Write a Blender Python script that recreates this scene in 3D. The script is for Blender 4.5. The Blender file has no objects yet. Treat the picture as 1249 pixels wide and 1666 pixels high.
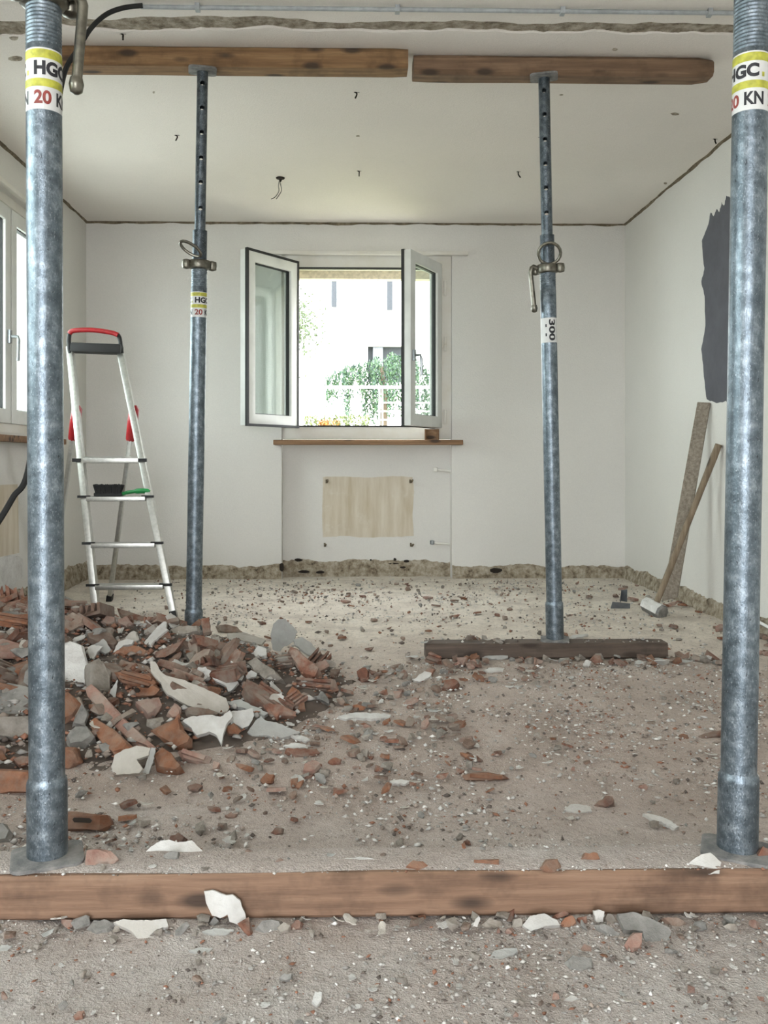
import bpy, bmesh, math, random
import numpy as np
from mathutils import Vector, Matrix, Euler, noise as mnoise

random.seed(11)
RNG = np.random.default_rng(5)
SC = bpy.context.scene
COL = SC.collection

# ------------------------------------------------------------------ camera
F, PX, PY = 1450.0, 594.0, 749.0           # focal length and principal point for a 1249 x 1666 frame
YAW = math.atan(30.0 / F)
EYE = Vector((0, 0, 0.8))
cam_data = bpy.data.cameras.new('camera')
cam = bpy.data.objects.new('camera', cam_data)
COL.objects.link(cam)
SC.camera = cam
cam.location = EYE
cam.rotation_euler = (math.pi / 2, 0, -YAW)
cam_data.sensor_fit = 'VERTICAL'
cam_data.sensor_height = 36.0
cam_data.lens = 36.0 * F / 1666.0
cam_data.shift_x = (624.5 - PX) / 1666.0
cam_data.shift_y = -(833.0 - PY) / 1666.0
cam_data.clip_start = 0.02

# ------------------------------------------------------------------ sky, light, exposure
SC.view_settings.view_transform = 'Standard'
SC.view_settings.look = 'None'
SC.view_settings.gamma = 1.0
SC.view_settings.use_curve_mapping = False
SC.view_settings.exposure = 1.80
world = bpy.data.worlds.new('overcast sky')
SC.world = world
world.use_nodes = True
bg = world.node_tree.nodes['Background']
bg.inputs['Color'].default_value = (0.935, 0.965, 1.0, 1)
bg.inputs['Strength'].default_value = 4.2


def portal(name, loc, rot, sx, sy):
    l = bpy.data.lights.new(name, 'AREA')
    l.shape = 'RECTANGLE'
    l.size, l.size_y = sx, sy
    l.cycles.is_portal = True
    o = bpy.data.objects.new(name, l)
    o.location, o.rotation_euler = loc, rot
    COL.objects.link(o)


R90 = math.pi / 2
XL, XR, YB, YF, H = -1.762, 1.908, 6.07, -2.6, 2.417
portal('portal_back_window', (0.137, YB + 0.32, 1.57), (-R90, 0, 0), 1.16, 1.26)
portal('portal_left_window', (XL - 0.32, 4.48, 1.57), (0, -R90, 0), 1.26, 1.85)
portal('portal_near_window', (XL - 0.32, 1.05, 1.57), (0, -R90, 0), 1.26, 1.9)
portal('portal_added_opening', (-0.5, YF - 0.02, 1.15), (R90, 0, 0), 2.1, 2.3)  # unseen opening behind the camera, added for front light

# ------------------------------------------------------------------ projecting photograph points into the room
_rt = Vector((math.cos(YAW), -math.sin(YAW), 0))
_fw = Vector((math.sin(YAW), math.cos(YAW), 0))
_up = Vector((0, 0, 1))


def ray(x, y):
    return _rt * ((x - PX) / F) - _up * ((y - PY) / F) + _fw


def atY(x, y, Y):
    d = ray(x, y); return EYE + d * (Y / d.y)


def atZ(x, y, z=0.0):
    d = ray(x, y); return EYE + d * ((z - 0.8) / d.z)


def atX(x, y, X):
    d = ray(x, y); return EYE + d * (X / d.x)


def atplane(x, y, p, n):
    d = ray(x, y); return EYE + d * ((p - EYE).dot(n) / d.dot(n))


def proj(p):
    v = p - EYE; k = v.dot(_fw)
    return PX + F * v.dot(_rt) / k, PY - F * v.dot(_up) / k, k


# ------------------------------------------------------------------ materials
class NT:
    def __init__(s, name):
        s.m = bpy.data.materials.new(name); s.m.use_nodes = True
        s.t = s.m.node_tree; s.b = s.t.nodes['Principled BSDF']
        s._co = None

    def n(s, typ, **kw):
        nd = s.t.nodes.new(typ)
        for k, v in kw.items():
            if k in nd.inputs: nd.inputs[k].default_value = v
            else: setattr(nd, k, v)
        return nd

    def l(s, a, b): s.t.links.new(a, b)

    def co(s, scale=(1, 1, 1), rnd=False):
        tc = s.n('ShaderNodeTexCoord'); mp = s.n('ShaderNodeMapping')
        mp.inputs['Scale'].default_value = scale
        s.l(tc.outputs['Object'], mp.inputs['Vector'])
        if rnd:
            oi = s.n('ShaderNodeObjectInfo'); mu = s.n('ShaderNodeMath', operation='MULTIPLY'); mu.inputs[1].default_value = 37.0
            s.l(oi.outputs['Random'], mu.inputs[0]); s.l(mu.outputs[0], mp.inputs['Location'])
        return mp.outputs['Vector']

    def noise(s, vec, scale, detail=3, rough=0.55):
        nd = s.n('ShaderNodeTexNoise', Scale=scale, Detail=detail, Roughness=rough)
        s.l(vec, nd.inputs['Vector']); return nd.outputs['Fac']

    def voro(s, vec, scale, feature='F1', out='Distance'):
        nd = s.n('ShaderNodeTexVoronoi', Scale=scale); nd.feature = feature
        s.l(vec, nd.inputs['Vector']); return nd.outputs[out]

    def ramp(s, fac, stops):
        r = s.n('ShaderNodeValToRGB'); e = r.color_ramp.elements
        while len(e) < len(stops): e.new(0.5)
        for el, (p, c) in zip(e, stops):
            el.position = p; el.color = (*c, 1) if isinstance(c, tuple) else (c, c, c, 1)
        s.l(fac, r.inputs['Fac']); return r.outputs['Color']

    def mix(s, fac, a, b, mode='MIX'):
        m = s.n('ShaderNodeMix'); m.data_type = 'RGBA'; m.blend_type = mode
        for sock, v in ((m.inputs[0], fac), (m.inputs[6], a), (m.inputs[7], b)):
            if isinstance(v, (int, float)): sock.default_value = v
            elif isinstance(v, tuple): sock.default_value = (*v, 1)
            else: s.l(v, sock)
        return m.outputs[2]

    def base(s, v):
        if isinstance(v, tuple): s.b.inputs['Base Color'].default_value = (*v, 1)
        else: s.l(v, s.b.inputs['Base Color'])

    def set(s, rough=None, metal=None, spec=None):
        for k, v in (('Roughness', rough), ('Metallic', metal), ('Specular IOR Level', spec)):
            if v is None: continue
            if isinstance(v, (int, float)): s.b.inputs[k].default_value = v
            else: s.l(v, s.b.inputs[k])

    def bump(s, h, strength=0.3, dist=0.01):
        b = s.n('ShaderNodeBump', Strength=strength, Distance=dist)
        s.l(h, b.inputs['Height']); s.l(b.outputs['Normal'], s.b.inputs['Normal'])

    def add(s, a, b, k=1.0):
        m = s.n('ShaderNodeMath', operation='MULTIPLY_ADD'); s.l(b, m.inputs[0]); m.inputs[1].default_value = k; s.l(a, m.inputs[2])
        return m.outputs[0]


def plain(name, col, rough=0.6, metal=0.0, nscale=40, var=0.15, bump=0.0):
    t = NT(name); v = t.co()
    f = t.noise(v, nscale)
    c2 = tuple(x * (1 - var) for x in col); c1 = tuple(min(1, x * (1 + var)) for x in col)
    t.base(t.ramp(f, [(0.35, c2), (0.65, c1)])); t.set(rough, metal)
    if bump: t.bump(f, bump, 0.004)
    return t.m


def mk_wall(name, col):
    t = NT(name); v = t.co()
    big = t.noise(v, 1.3, 4); chip = t.noise(v, 150, 2, 0.7); mid = t.noise(v, 14, 5, 0.6)
    c = t.ramp(big, [(0.3, tuple(x * 0.94 for x in col)), (0.7, col)])
    c = t.mix(t.ramp(mid, [(0.62, 0.0), (0.78, 0.16)]), c, tuple(x * 0.75 for x in col))
    c = t.mix(t.ramp(chip, [(0.3, 0.0), (0.75, 0.17)]), c, tuple(x * 0.62 for x in col))
    t.base(c); t.set(0.85)
    t.bump(chip, 0.5, 0.004)
    return t.m


def mk_galv(name, dark=1.0):
    t = NT(name); v = t.co(); vs = t.co((1, 1, 0.22))
    n1 = t.noise(v, 38, 5, 0.65); n2 = t.noise(vs, 26, 4, 0.6); n3 = t.noise(t.co((1, 1, 0.5)), 150, 3, 0.6)
    c = t.ramp(n1, [(0.30, tuple(dark * x for x in (0.07, 0.09, 0.105))), (0.50, tuple(dark * x for x in (0.165, 0.20, 0.23))), (0.72, tuple(dark * x for x in (0.34, 0.39, 0.43)))])
    c = t.mix(t.ramp(n2, [(0.5, 0.0), (0.68, 0.7)]), c, (0.075, 0.095, 0.11))
    c = t.mix(t.ramp(n3, [(0.64, 0.0), (0.70, 0.8)]), c, (0.03, 0.036, 0.042))
    n4 = t.noise(t.co((1, 1, 0.6)), 320, 2, 0.7)
    c = t.mix(t.ramp(n4, [(0.35, 0.55), (0.5, 0.0)]), c, tuple(dark * x for x in (0.10, 0.125, 0.145)))
    c = t.mix(t.ramp(n4, [(0.6, 0.0), (0.72, 0.45)]), c, (0.55, 0.60, 0.64))
    t.base(c)
    t.set(t.ramp(n4, [(0.3, 0.28), (0.7, 0.5)]), 0.75)
    t.bump(n4, 0.25, 0.002)
    return t.m


def mk_wood(name, cols, along=0, dirt=0.4):
    t = NT(name)
    sc = [16, 16, 16]; sc[along] = 0.9
    v = t.co(tuple(sc)); v2 = t.co()
    g = t.noise(v, 3.5, 6, 0.65); d = t.noise(v2, 7, 5, 0.65); fine = t.noise(v, 16, 3)
    c = t.ramp(g, [(0.28, cols[0]), (0.5, cols[1]), (0.72, cols[2])])
    c = t.mix(t.ramp(d, [(0.5, 0.0), (0.72, dirt)]), c, tuple(0.42 * x for x in cols[0]))
    sp = [3, 30, 30]; sp = [30, 30, 30]; sp[along] = 11
    k = t.voro(t.co(tuple(sp)), 0.55)
    c = t.mix(t.ramp(k, [(0.15, 0.85), (0.30, 0.0)]), c, (0.03, 0.018, 0.012))
    t.base(c); t.set(0.75); t.bump(fine, 0.35, 0.003)
    return t.m


def mk_piece(name, stops, dust, dustamt, nscale=22, rough=0.9, bump=0.6, hue=0.25):
    t = NT(name); v = t.co(rnd=True)
    oi = t.n('ShaderNodeObjectInfo')
    f = t.noise(v, nscale, 5, 0.65)
    c = t.ramp(f, stops)
    c = t.mix(t.ramp(t.noise(v, nscale * 0.6, 4, 0.7), [(0.42, 0.0), (0.62, dustamt)]), c, dust)
    val = t.ramp(oi.outputs['Random'], [(0.0, 1.0 - hue), (1.0, 1.0 + hue * 0.6)])
    c = t.mix(1.0, c, val, 'MULTIPLY')
    t.base(c); t.set(rough); t.bump(t.noise(v, nscale * 5, 4, 0.7), bump, 0.004)
    return t.m


def mk_attr(name, rough=0.95):
    t = NT(name); a = t.n('ShaderNodeAttribute'); a.attribute_name = 'col'
    t.base(a.outputs['Color']); t.set(rough); return t.m


def mk_glass():
    m = bpy.data.materials.new('window glass'); m.use_nodes = True
    nt = m.node_tree; nt.nodes.clear()
    o = nt.nodes.new('ShaderNodeOutputMaterial'); mx = nt.nodes.new('ShaderNodeMixShader')
    tr = nt.nodes.new('ShaderNodeBsdfTransparent'); gl = nt.nodes.new('ShaderNodeBsdfGlossy'); lw = nt.nodes.new('ShaderNodeLayerWeight'); fr = nt.nodes.new('ShaderNodeMapRange'); pw = nt.nodes.new('ShaderNodeMath')
    tr.inputs['Color'].default_value = (0.90, 0.95, 0.93, 1); gl.inputs['Roughness'].default_value = 0.02
    lw.inputs['Blend'].default_value = 0.5; pw.operation = 'POWER'; pw.inputs[1].default_value = 4.0
    nt.links.new(lw.outputs['Facing'], pw.inputs[0]); nt.links.new(pw.outputs[0], fr.inputs[0]); fr.inputs[3].default_value = 0.06; fr.inputs[4].default_value = 0.9
    nt.links.new(fr.outputs[0], mx.inputs[0]); nt.links.new(tr.outputs[0], mx.inputs[1]); nt.links.new(gl.outputs[0], mx.inputs[2])
    nt.links.new(mx.outputs[0], o.inputs[0])
    return m


def mk_floor():
    t = NT('dusty screed floor'); v = t.co()
    tc = t.n('ShaderNodeSeparateXYZ'); t.l(v, tc.inputs[0])
    wob = t.noise(v, 1.1, 5, 0.6)
    yy = t.add(tc.outputs['Y'], wob, 1.6)
    # pale cement dust at the far end, brown brick dust in the middle, grey screed in front
    zone = t.n('ShaderNodeMapRange'); t.l(yy, zone.inputs[0]); zone.inputs[1].default_value = 0.8; zone.inputs[2].default_value = 6.9
    z = t.ramp(zone.outputs[0], [(0.10, (0.46, 0.445, 0.425)), (0.25, (0.47, 0.42, 0.385)), (0.36, (0.46, 0.375, 0.325)), (0.55, (0.52, 0.43, 0.37)), (0.68, (0.74, 0.66, 0.56)), (0.88, (0.82, 0.75, 0.65))])
    m1 = t.noise(v, 5.5, 6, 0.65); m2 = t.noise(v, 60, 4, 0.7); m3 = t.noise(v, 230, 2, 0.6)
    c = t.mix(t.ramp(m1, [(0.32, 0.55), (0.6, 0.0)]), z, (0.33, 0.265, 0.225))
    c = t.mix(t.ramp(m1, [(0.56, 0.0), (0.72, 0.4)]), c, (0.60, 0.57, 0.535))
    c = t.mix(t.ramp(m2, [(0.3, 0.5), (0.5, 0.0)]), c, (0.22, 0.19, 0.165))
    c = t.mix(t.ramp(m3, [(0.64, 0.0), (0.72, 0.7)]), c, (0.72, 0.70, 0.67))
    c = t.mix(t.ramp(m3, [(0.28, 0.5), (0.35, 0.0)]), c, (0.14, 0.12, 0.105))
    t.base(c); t.set(0.95)
    t.bump(t.add(m2, m3, 0.6), 0.7, 0.012)
    return t.m


def mk_mottle(name, stops, scale, bump=0.8, scale2=None):
    t = NT(name); v = t.co(); f = t.noise(v, scale, 6, 0.68)
    t.base(t.ramp(f, stops)); t.set(0.95); t.bump(t.noise(v, (scale2 or scale * 4), 5, 0.7), bump, 0.012)
    return t.m


M = {}
M['wall'] = mk_wall('woodchip painted wall', (0.735, 0.715, 0.675))
M['ceiling'] = mk_wall('painted ceiling', (0.84, 0.79, 0.735))
M['recess'] = mk_wall('painted recess', (0.72, 0.72, 0.69))
M['floor'] = mk_floor()
M['galv'] = mk_galv('galvanised steel')
M['galv_dull'] = mk_galv('dull galvanised steel', 0.6)
M['galv_dark'] = mk_galv('dark galvanised steel', 0.42)
M['nut'] = plain('worn zinc casting', (0.17, 0.16, 0.13), 0.33, 0.85, 60, 0.25, 0.2)
M['plate'] = mk_mottle('dusty steel plate', [(0.35, (0.12, 0.12, 0.12)), (0.65, (0.27, 0.26, 0.245))], 30, 0.3)
M['timber'] = mk_wood('raw brown timber', [(0.14, 0.08, 0.05), (0.225, 0.132, 0.083), (0.30, 0.19, 0.125)], 0, 0.75)
M['beam'] = mk_wood('old beam timber', [(0.135, 0.070, 0.028), (0.225, 0.125, 0.055), (0.33, 0.20, 0.095)], 0, 0.6)
M['beam2'] = mk_wood('dark beam timber', [(0.115, 0.068, 0.04), (0.18, 0.108, 0.062), (0.26, 0.165, 0.10)], 0, 0.65)
M['plank'] = mk_wood('grey brown plank', [(0.06, 0.042, 0.032), (0.10, 0.072, 0.054), (0.15, 0.11, 0.085)], 0, 0.5)
M['handle'] = mk_wood('hammer handle wood', [(0.12, 0.085, 0.055), (0.19, 0.14, 0.09), (0.30, 0.235, 0.165)], 2, 0.2)
M['sill'] = mk_wood('varnished sill wood', [(0.16, 0.085, 0.04), (0.24, 0.135, 0.07), (0.33, 0.20, 0.11)], 0, 0.25)
M['rough'] = mk_mottle('sawn wood wool board', [(0.35, (0.27, 0.225, 0.175)), (0.65, (0.50, 0.43, 0.35))], 70, 0.9)
M['pvc'] = plain('white window plastic', (0.70, 0.71, 0.68), 0.4, 0, 8, 0.06)
M['pvc_old'] = mk_mottle('stained window plastic', [(0.22, (0.50, 0.43, 0.33)), (0.36, (0.70, 0.67, 0.60)), (0.6, (0.74, 0.72, 0.67))], 7, 0.05)
M['gasket'] = plain('black gasket rubber', (0.012, 0.012, 0.012), 0.6)
M['glass'] = mk_glass()
M['black'] = plain('black plastic', (0.008, 0.008, 0.008), 0.6)
M['cable'] = plain('black cable sheath', (0.006, 0.006, 0.006), 0.75)
M['grey_pipe'] = plain('grey conduit', (0.34, 0.36, 0.37), 0.5)
M['alu'] = plain('brushed aluminium', (0.50, 0.50, 0.47), 0.36, 0.85, 60, 0.1)
M['red'] = plain('red plastic', (0.34, 0.014, 0.018), 0.4)
M['green'] = plain('green plastic', (0.012, 0.23, 0.055), 0.4)
M['hinge'] = plain('steel handle', (0.30, 0.32, 0.33), 0.35, 0.7)
M['sticker'] = plain('white sticker', (0.64, 0.64, 0.625), 0.45, 0, 30, 0.06)
M['yellow'] = plain('lime yellow print', (0.44, 0.43, 0.055), 0.5, 0, 60, 0.25)
M['ink'] = plain('black print', (0.012, 0.012, 0.016), 0.5)
M['red_ink'] = plain('dark red print', (0.26, 0.045, 0.035), 0.5)
M['hammer'] = mk_mottle('worn hammer steel', [(0.35, (0.13, 0.125, 0.12)), (0.6, (0.28, 0.27, 0.255))], 40, 0.3)
M['hammer'].node_tree.nodes['Principled BSDF'].inputs['Metallic'].default_value = 0.35
M['hammer'].node_tree.nodes['Principled BSDF'].inputs['Roughness'].default_value = 0.45
M['sheet'] = plain('grey sheet metal', (0.13, 0.14, 0.15), 0.4, 0.5)
M['scar'] = mk_mottle('bare crumbling plaster', [(0.30, (0.035, 0.026, 0.018)), (0.37, (0.20, 0.155, 0.105)), (0.50, (0.40, 0.335, 0.245)), (0.68, (0.60, 0.545, 0.45))], 26, 1.0)
M['scar_dark'] = mk_mottle('dark bare mortar', [(0.3, (0.10, 0.075, 0.045)), (0.55, (0.22, 0.175, 0.115)), (0.75, (0.36, 0.30, 0.22))], 25, 1.0)
M['slot'] = mk_mottle('rough concrete slot', [(0.3, (0.12, 0.095, 0.065)), (0.46, (0.34, 0.285, 0.215)), (0.66, (0.60, 0.54, 0.45))], 24, 1.0)
M['slot_brick'] = mk_mottle('bare terracotta', [(0.3, (0.22, 0.085, 0.035)), (0.7, (0.46, 0.20, 0.09))], 18, 1.0)
def mk_tan():
    t = NT('old tan paint'); v = t.co((1, 1, 0.12)); f = t.noise(v, 22, 4, 0.6); g_ = t.noise(t.co(), 9, 5, 0.7)
    c = t.ramp(f, [(0.3, (0.52, 0.44, 0.32)), (0.5, (0.60, 0.53, 0.42)), (0.72, (0.68, 0.62, 0.52))])
    t.base(t.mix(t.ramp(g_, [(0.58, 0.0), (0.72, 0.6)]), c, (0.70, 0.66, 0.58))); t.set(0.95); t.bump(g_, 0.3, 0.004); return t.m


M['tan'] = mk_tan()
M['greypaint'] = mk_mottle('slate grey paint', [(0.3, (0.085, 0.085, 0.098)), (0.7, (0.12, 0.12, 0.137))], 6, 0.2)
M['white_lump'] = mk_mottle('white filler', [(0.3, (0.55, 0.53, 0.50)), (0.6, (0.74, 0.73, 0.70))], 14, 0.8)
M['hole'] = plain('dark brown and hole shade', (0.02, 0.014, 0.01), 0.95)  # dark brown, also painted as the shade inside holes
T_ST = [(0.3, (0.10, 0.042, 0.028)), (0.5, (0.19, 0.080, 0.050)), (0.7, (0.27, 0.135, 0.09))]
M['brick'] = mk_piece('terracotta', T_ST, (0.27, 0.215, 0.175), 0.85, hue=0.3)
M['brick_clean'] = mk_piece('fresh terracotta', [(0.3, (0.14, 0.055, 0.028)), (0.5, (0.235, 0.098, 0.05)), (0.7, (0.31, 0.145, 0.08))], (0.26, 0.19, 0.145), 0.6, hue=0.25)
M['brick_pink'] = mk_piece('pink terracotta', [(0.3, (0.21, 0.11, 0.085)), (0.6, (0.34, 0.20, 0.155))], (0.33, 0.265, 0.22), 0.8, hue=0.2)
M['brick_dusty'] = mk_piece('dusty terracotta', [(0.3, (0.14, 0.085, 0.06)), (0.6, (0.25, 0.165, 0.125))], (0.28, 0.24, 0.20), 0.9, hue=0.3)
M['mortar'] = mk_piece('mortar', [(0.3, (0.15, 0.125, 0.10)), (0.6, (0.29, 0.255, 0.215))], (0.38, 0.35, 0.31), 0.7, hue=0.3)
M['mortar_grey'] = mk_piece('grey mortar', [(0.3, (0.13, 0.125, 0.115)), (0.6, (0.25, 0.24, 0.222))], (0.33, 0.315, 0.29), 0.55, hue=0.15)
M['plaster'] = mk_piece('white plaster', [(0.3, (0.46, 0.445, 0.42)), (0.6, (0.60, 0.59, 0.565))], (0.42, 0.385, 0.34), 0.6, 14, hue=0.12, bump=0.6)
M['plaster_beige'] = mk_piece('beige plaster', [(0.3, (0.40, 0.37, 0.325)), (0.6, (0.52, 0.49, 0.44))], (0.38, 0.34, 0.29), 0.5, 14, hue=0.08, bump=0.5)
M['plaster_grey'] = mk_piece('grey plaster', [(0.3, (0.32, 0.32, 0.30)), (0.6, (0.42, 0.42, 0.40))], (0.36, 0.34, 0.31), 0.4, 14, hue=0.08, bump=0.5)
M['grit'] = mk_attr('loose grit')
M['leaf'] = mk_attr('foliage', 0.6)
M['bark'] = plain('bark', (0.10, 0.075, 0.05), 0.9)
M['facade'] = plain('white rendered facade', (0.80, 0.80, 0.78), 0.9, 0, 3, 0.03)
M['facade_dark'] = plain('dark shutter', (0.022, 0.027, 0.032), 0.7)
M['soil'] = mk_mottle('garden soil and lawn', [(0.35, (0.16, 0.19, 0.08)), (0.65, (0.28, 0.27, 0.16))], 3, 0.5)
M['paving'] = plain('pale paving', (0.42, 0.41, 0.39), 0.9)
M['rail_white'] = plain('white rail paint', (0.75, 0.75, 0.73), 0.5)
M['box_beige'] = plain('beige shutter box', (0.62, 0.55, 0.44), 0.7)


# ------------------------------------------------------------------ mesh building
class MB:
    def __init__(s): s.v = []; s.f = []; s.c = []

    def add(s, vs, fs, col=None):
        o = len(s.v); s.v.extend([tuple(p) for p in vs]); s.f.extend([tuple(i + o for i in f) for f in fs])
        if col is not None: s.c.extend([col] * len(vs))
        return s

    def box(s, a, b):
        (x0, y0, z0), (x1, y1, z1) = a, b
        return s.add([(x0, y0, z0), (x1, y0, z0), (x1, y1, z0), (x0, y1, z0), (x0, y0, z1), (x1, y0, z1), (x1, y1, z1), (x0, y1, z1)],
                     [(0, 3, 2, 1), (4, 5, 6, 7), (0, 1, 5, 4), (1, 2, 6, 5), (2, 3, 7, 6), (3, 0, 4, 7)])

    def bar(s, p, q, w, d, side=None):
        p, q = Vector(p), Vector(q); ax = (q - p).normalized()
        sd = Vector(side) if side is not None else (Vector((1, 0, 0)) if abs(ax.x) < 0.9 else Vector((0, 1, 0)))
        sd = (sd - ax * sd.dot(ax)).normalized(); up = ax.cross(sd)
        vs = []
        for e in (p, q):
            for a, b in ((-1, -1), (1, -1), (1, 1), (-1, 1)):
                vs.append(e + sd * (a * w / 2) + up * (b * d / 2))
        return s.add(vs, [(0, 3, 2, 1), (4, 5, 6, 7), (0, 1, 5, 4), (1, 2, 6, 5), (2, 3, 7, 6), (3, 0, 4, 7)])

    def lathe(s, prof, n=32, cx=0, cy=0, caps=True):
        vs = []; fs = []
        for r, z in prof:
            for i in range(n):
                a = 2 * math.pi * i / n
                vs.append((cx + r * math.cos(a), cy + r * math.sin(a), z))
        for j in range(len(prof) - 1):
            for i in range(n):
                k = (i + 1) % n
                fs.append((j * n + i, j * n + k, (j + 1) * n + k, (j + 1) * n + i))
        if caps:
            fs.append(tuple(range(n))[::-1]); m = (len(prof) - 1) * n; fs.append(tuple(m + i for i in range(n)))
        return s.add(vs, fs)

    def tube(s, pts, r, n=8, closed=False):
        pts = [Vector(p) for p in pts]; m = len(pts); vs = []; fs = []
        prev = None
        for i, p in enumerate(pts):
            if closed: t = (pts[(i + 1) % m] - pts[i - 1]).normalized()
            else: t = (pts[min(i + 1, m - 1)] - pts[max(i - 1, 0)]).normalized()
            if prev is None:
                a = Vector((0, 0, 1)) if abs(t.z) < 0.9 else Vector((1, 0, 0)); u = t.cross(a).normalized()
            else: u = (prev - t * prev.dot(t)).normalized()
            prev = u; w = t.cross(u); rr = r[i] if isinstance(r, (list, tuple)) else r
            for k in range(n):
                a = 2 * math.pi * k / n; vs.append(p + u * (rr * math.cos(a)) + w * (rr * math.sin(a)))
        for i in range(m if closed else m - 1):
            j = (i + 1) % m
            for k in range(n):
                l = (k + 1) % n; fs.append((i * n + k, i * n + l, j * n + l, j * n + k))
        if not closed: fs.append(tuple(range(n))[::-1]); fs.append(tuple((m - 1) * n + k for k in range(n)))
        return s.add(vs, fs)

    def prism(s, poly, z0, z1):
        n = len(poly)
        vs = [(x, y, z0) for x, y in poly] + [(x, y, z1) for x, y in poly]
        return s.add(vs, [tuple(range(n))[::-1], tuple(range(n, 2 * n))] + [(i, (i + 1) % n, n + (i + 1) % n, n + i) for i in range(n)])

    def xf(s, mat): s.v = [tuple(mat @ Vector(p)) for p in s.v]; return s

    def mesh(s, name, mat, smooth=False, bevel=0.0, ang=40):
        me = bpy.data.meshes.new(name); me.from_pydata(s.v, [], s.f); me.update()
        bm = bmesh.new(); bm.from_mesh(me)
        bmesh.ops.recalc_face_normals(bm, faces=bm.faces)
        if bevel:
            ed = [e for e in bm.edges if len(e.link_faces) == 2 and e.calc_face_angle(0) > 0.6]
            bmesh.ops.bevel(bm, geom=ed, offset=bevel, segments=2, affect='EDGES', profile=0.6, clamp_overlap=True)
        bm.to_mesh(me); bm.free()
        if s.c and not bevel:
            at = me.color_attributes.new('col', 'FLOAT_COLOR', 'POINT')
            at.data.foreach_set('color', np.array([(*c, 1.0) for c in s.c], dtype=np.float32).ravel())
        me.materials.append(mat)
        if smooth or bevel:
            me.polygons.foreach_set('use_smooth', [True] * len(me.polygons))
            me.set_sharp_from_angle(angle=math.radians(ang))
        return me

    def build(s, name, mat, parent=None, smooth=False, bevel=0.0, ang=40):
        o = bpy.data.objects.new(name, s.mesh(name, mat, smooth, bevel, ang)); COL.objects.link(o)
        if parent is not None: o.parent = parent
        return o


def tag(o, label=None, cat=None, group=None, kind=None):
    for k, v in (('label', label), ('category', cat), ('group', group), ('kind', kind)):
        if v: o[k] = v
    return o


def empty(name, loc=(0, 0, 0), rot=(0, 0, 0)):
    o = bpy.data.objects.new(name, None); o.location = loc; o.rotation_euler = rot; o.empty_display_size = 0.1
    COL.objects.link(o); return o


def struct(o): o['kind'] = 'structure'; return o


def vnoise(x, y, seed=0):
    return mnoise.noise(Vector((x + seed * 17.3, y - seed * 9.1, seed * 3.7)))


def fbm(x, y, seed=0, o=4):
    a, t, k = 1.0, 0.0, 1.0
    for i in range(o): t += a * vnoise(x * k, y * k, seed + i); a *= 0.5; k *= 2.1
    return t


# ================================================================== THE SETTING
WZ0, WZ1 = 0.945, 2.2          # window openings
NX0, NX1 = -0.443, 0.717       # niche of the back window
LY0, LY1 = 3.56, 5.40          # left window
b = MB()
b.box((XL - 0.3, YB, -0.05), (NX0, YB + 0.32, 2.6)).box((NX1, YB, -0.05), (XR + 0.3, YB + 0.32, 2.6))
b.box((NX0, YB, WZ1), (NX1, YB + 0.32, 2.6)).box((NX0, YB + 0.12, -0.05), (NX1, YB + 0.32, WZ0))
wall_back = struct(b.build('wall_back', M['wall']))
b = MB()
X0 = XL - 0.32
b.box((X0, YF, -0.05), (XL, 0.1, 2.6)).box((X0, 2.0, -0.05), (XL, LY0, 2.6)).box((X0, LY1, -0.05), (XL, YB, 2.6))
for y0, y1, za, zb in ((0.1, 2.0, WZ0, WZ1), (LY0, LY1, WZ0, WZ1)):
    b.box((X0, y0, -0.05), (XL, y1, za)).box((X0, y0, zb), (XL, y1, 2.6))
wall_left = struct(b.build('wall_left', M['wall']))
wall_right = struct(MB().box((XR, YF, -0.05), (XR + 0.3, YB, 2.6)).build('wall_right', M['wall']))
b = MB().box((XL - 0.3, YF - 0.3, -0.05), (-1.55, YF, 2.6)).box((0.55, YF - 0.3, -0.05), (XR + 0.3, YF, 2.6)).box((-1.55, YF - 0.3, 2.3), (0.55, YF, 2.6))  # gap behind the camera is added and sized to light the front
struct(b.build('wall_front', M['wall']))

# floor: gently uneven screed
nx, ny = 130, 300
xs = np.linspace(XL - 0.02, XR + 0.02, nx); ys = np.linspace(YF, YB + 0.12, ny)


def floor_h(x, y):
    k = 0.010 if y < 4.0 else 0.005
    return k * fbm(x * 1.9, y * 2.6, 3, 4) + (0.004 if y < 4 else 0.0015) * vnoise(x * 14, y * 14, 9) - 0.004


vs = [(x, y, floor_h(x, y)) for y in ys for x in xs]
fs = [(j * nx + i, j * nx + i + 1, (j + 1) * nx + i + 1, (j + 1) * nx + i) for j in range(ny - 1) for i in range(nx - 1)]
struct(MB().add(vs, fs).build('floor', M['floor'], smooth=True, ang=180))

# ceiling, broken open along a ragged slot where a wall was taken out
SLOT = (3.27, 3.365)


def jag(x, s, amp): return amp * fbm(x * 3.0, 0.3, s, 5) + amp * 0.8 * max(0, vnoise(x * 1.6, 2.2, s + 5))


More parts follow.
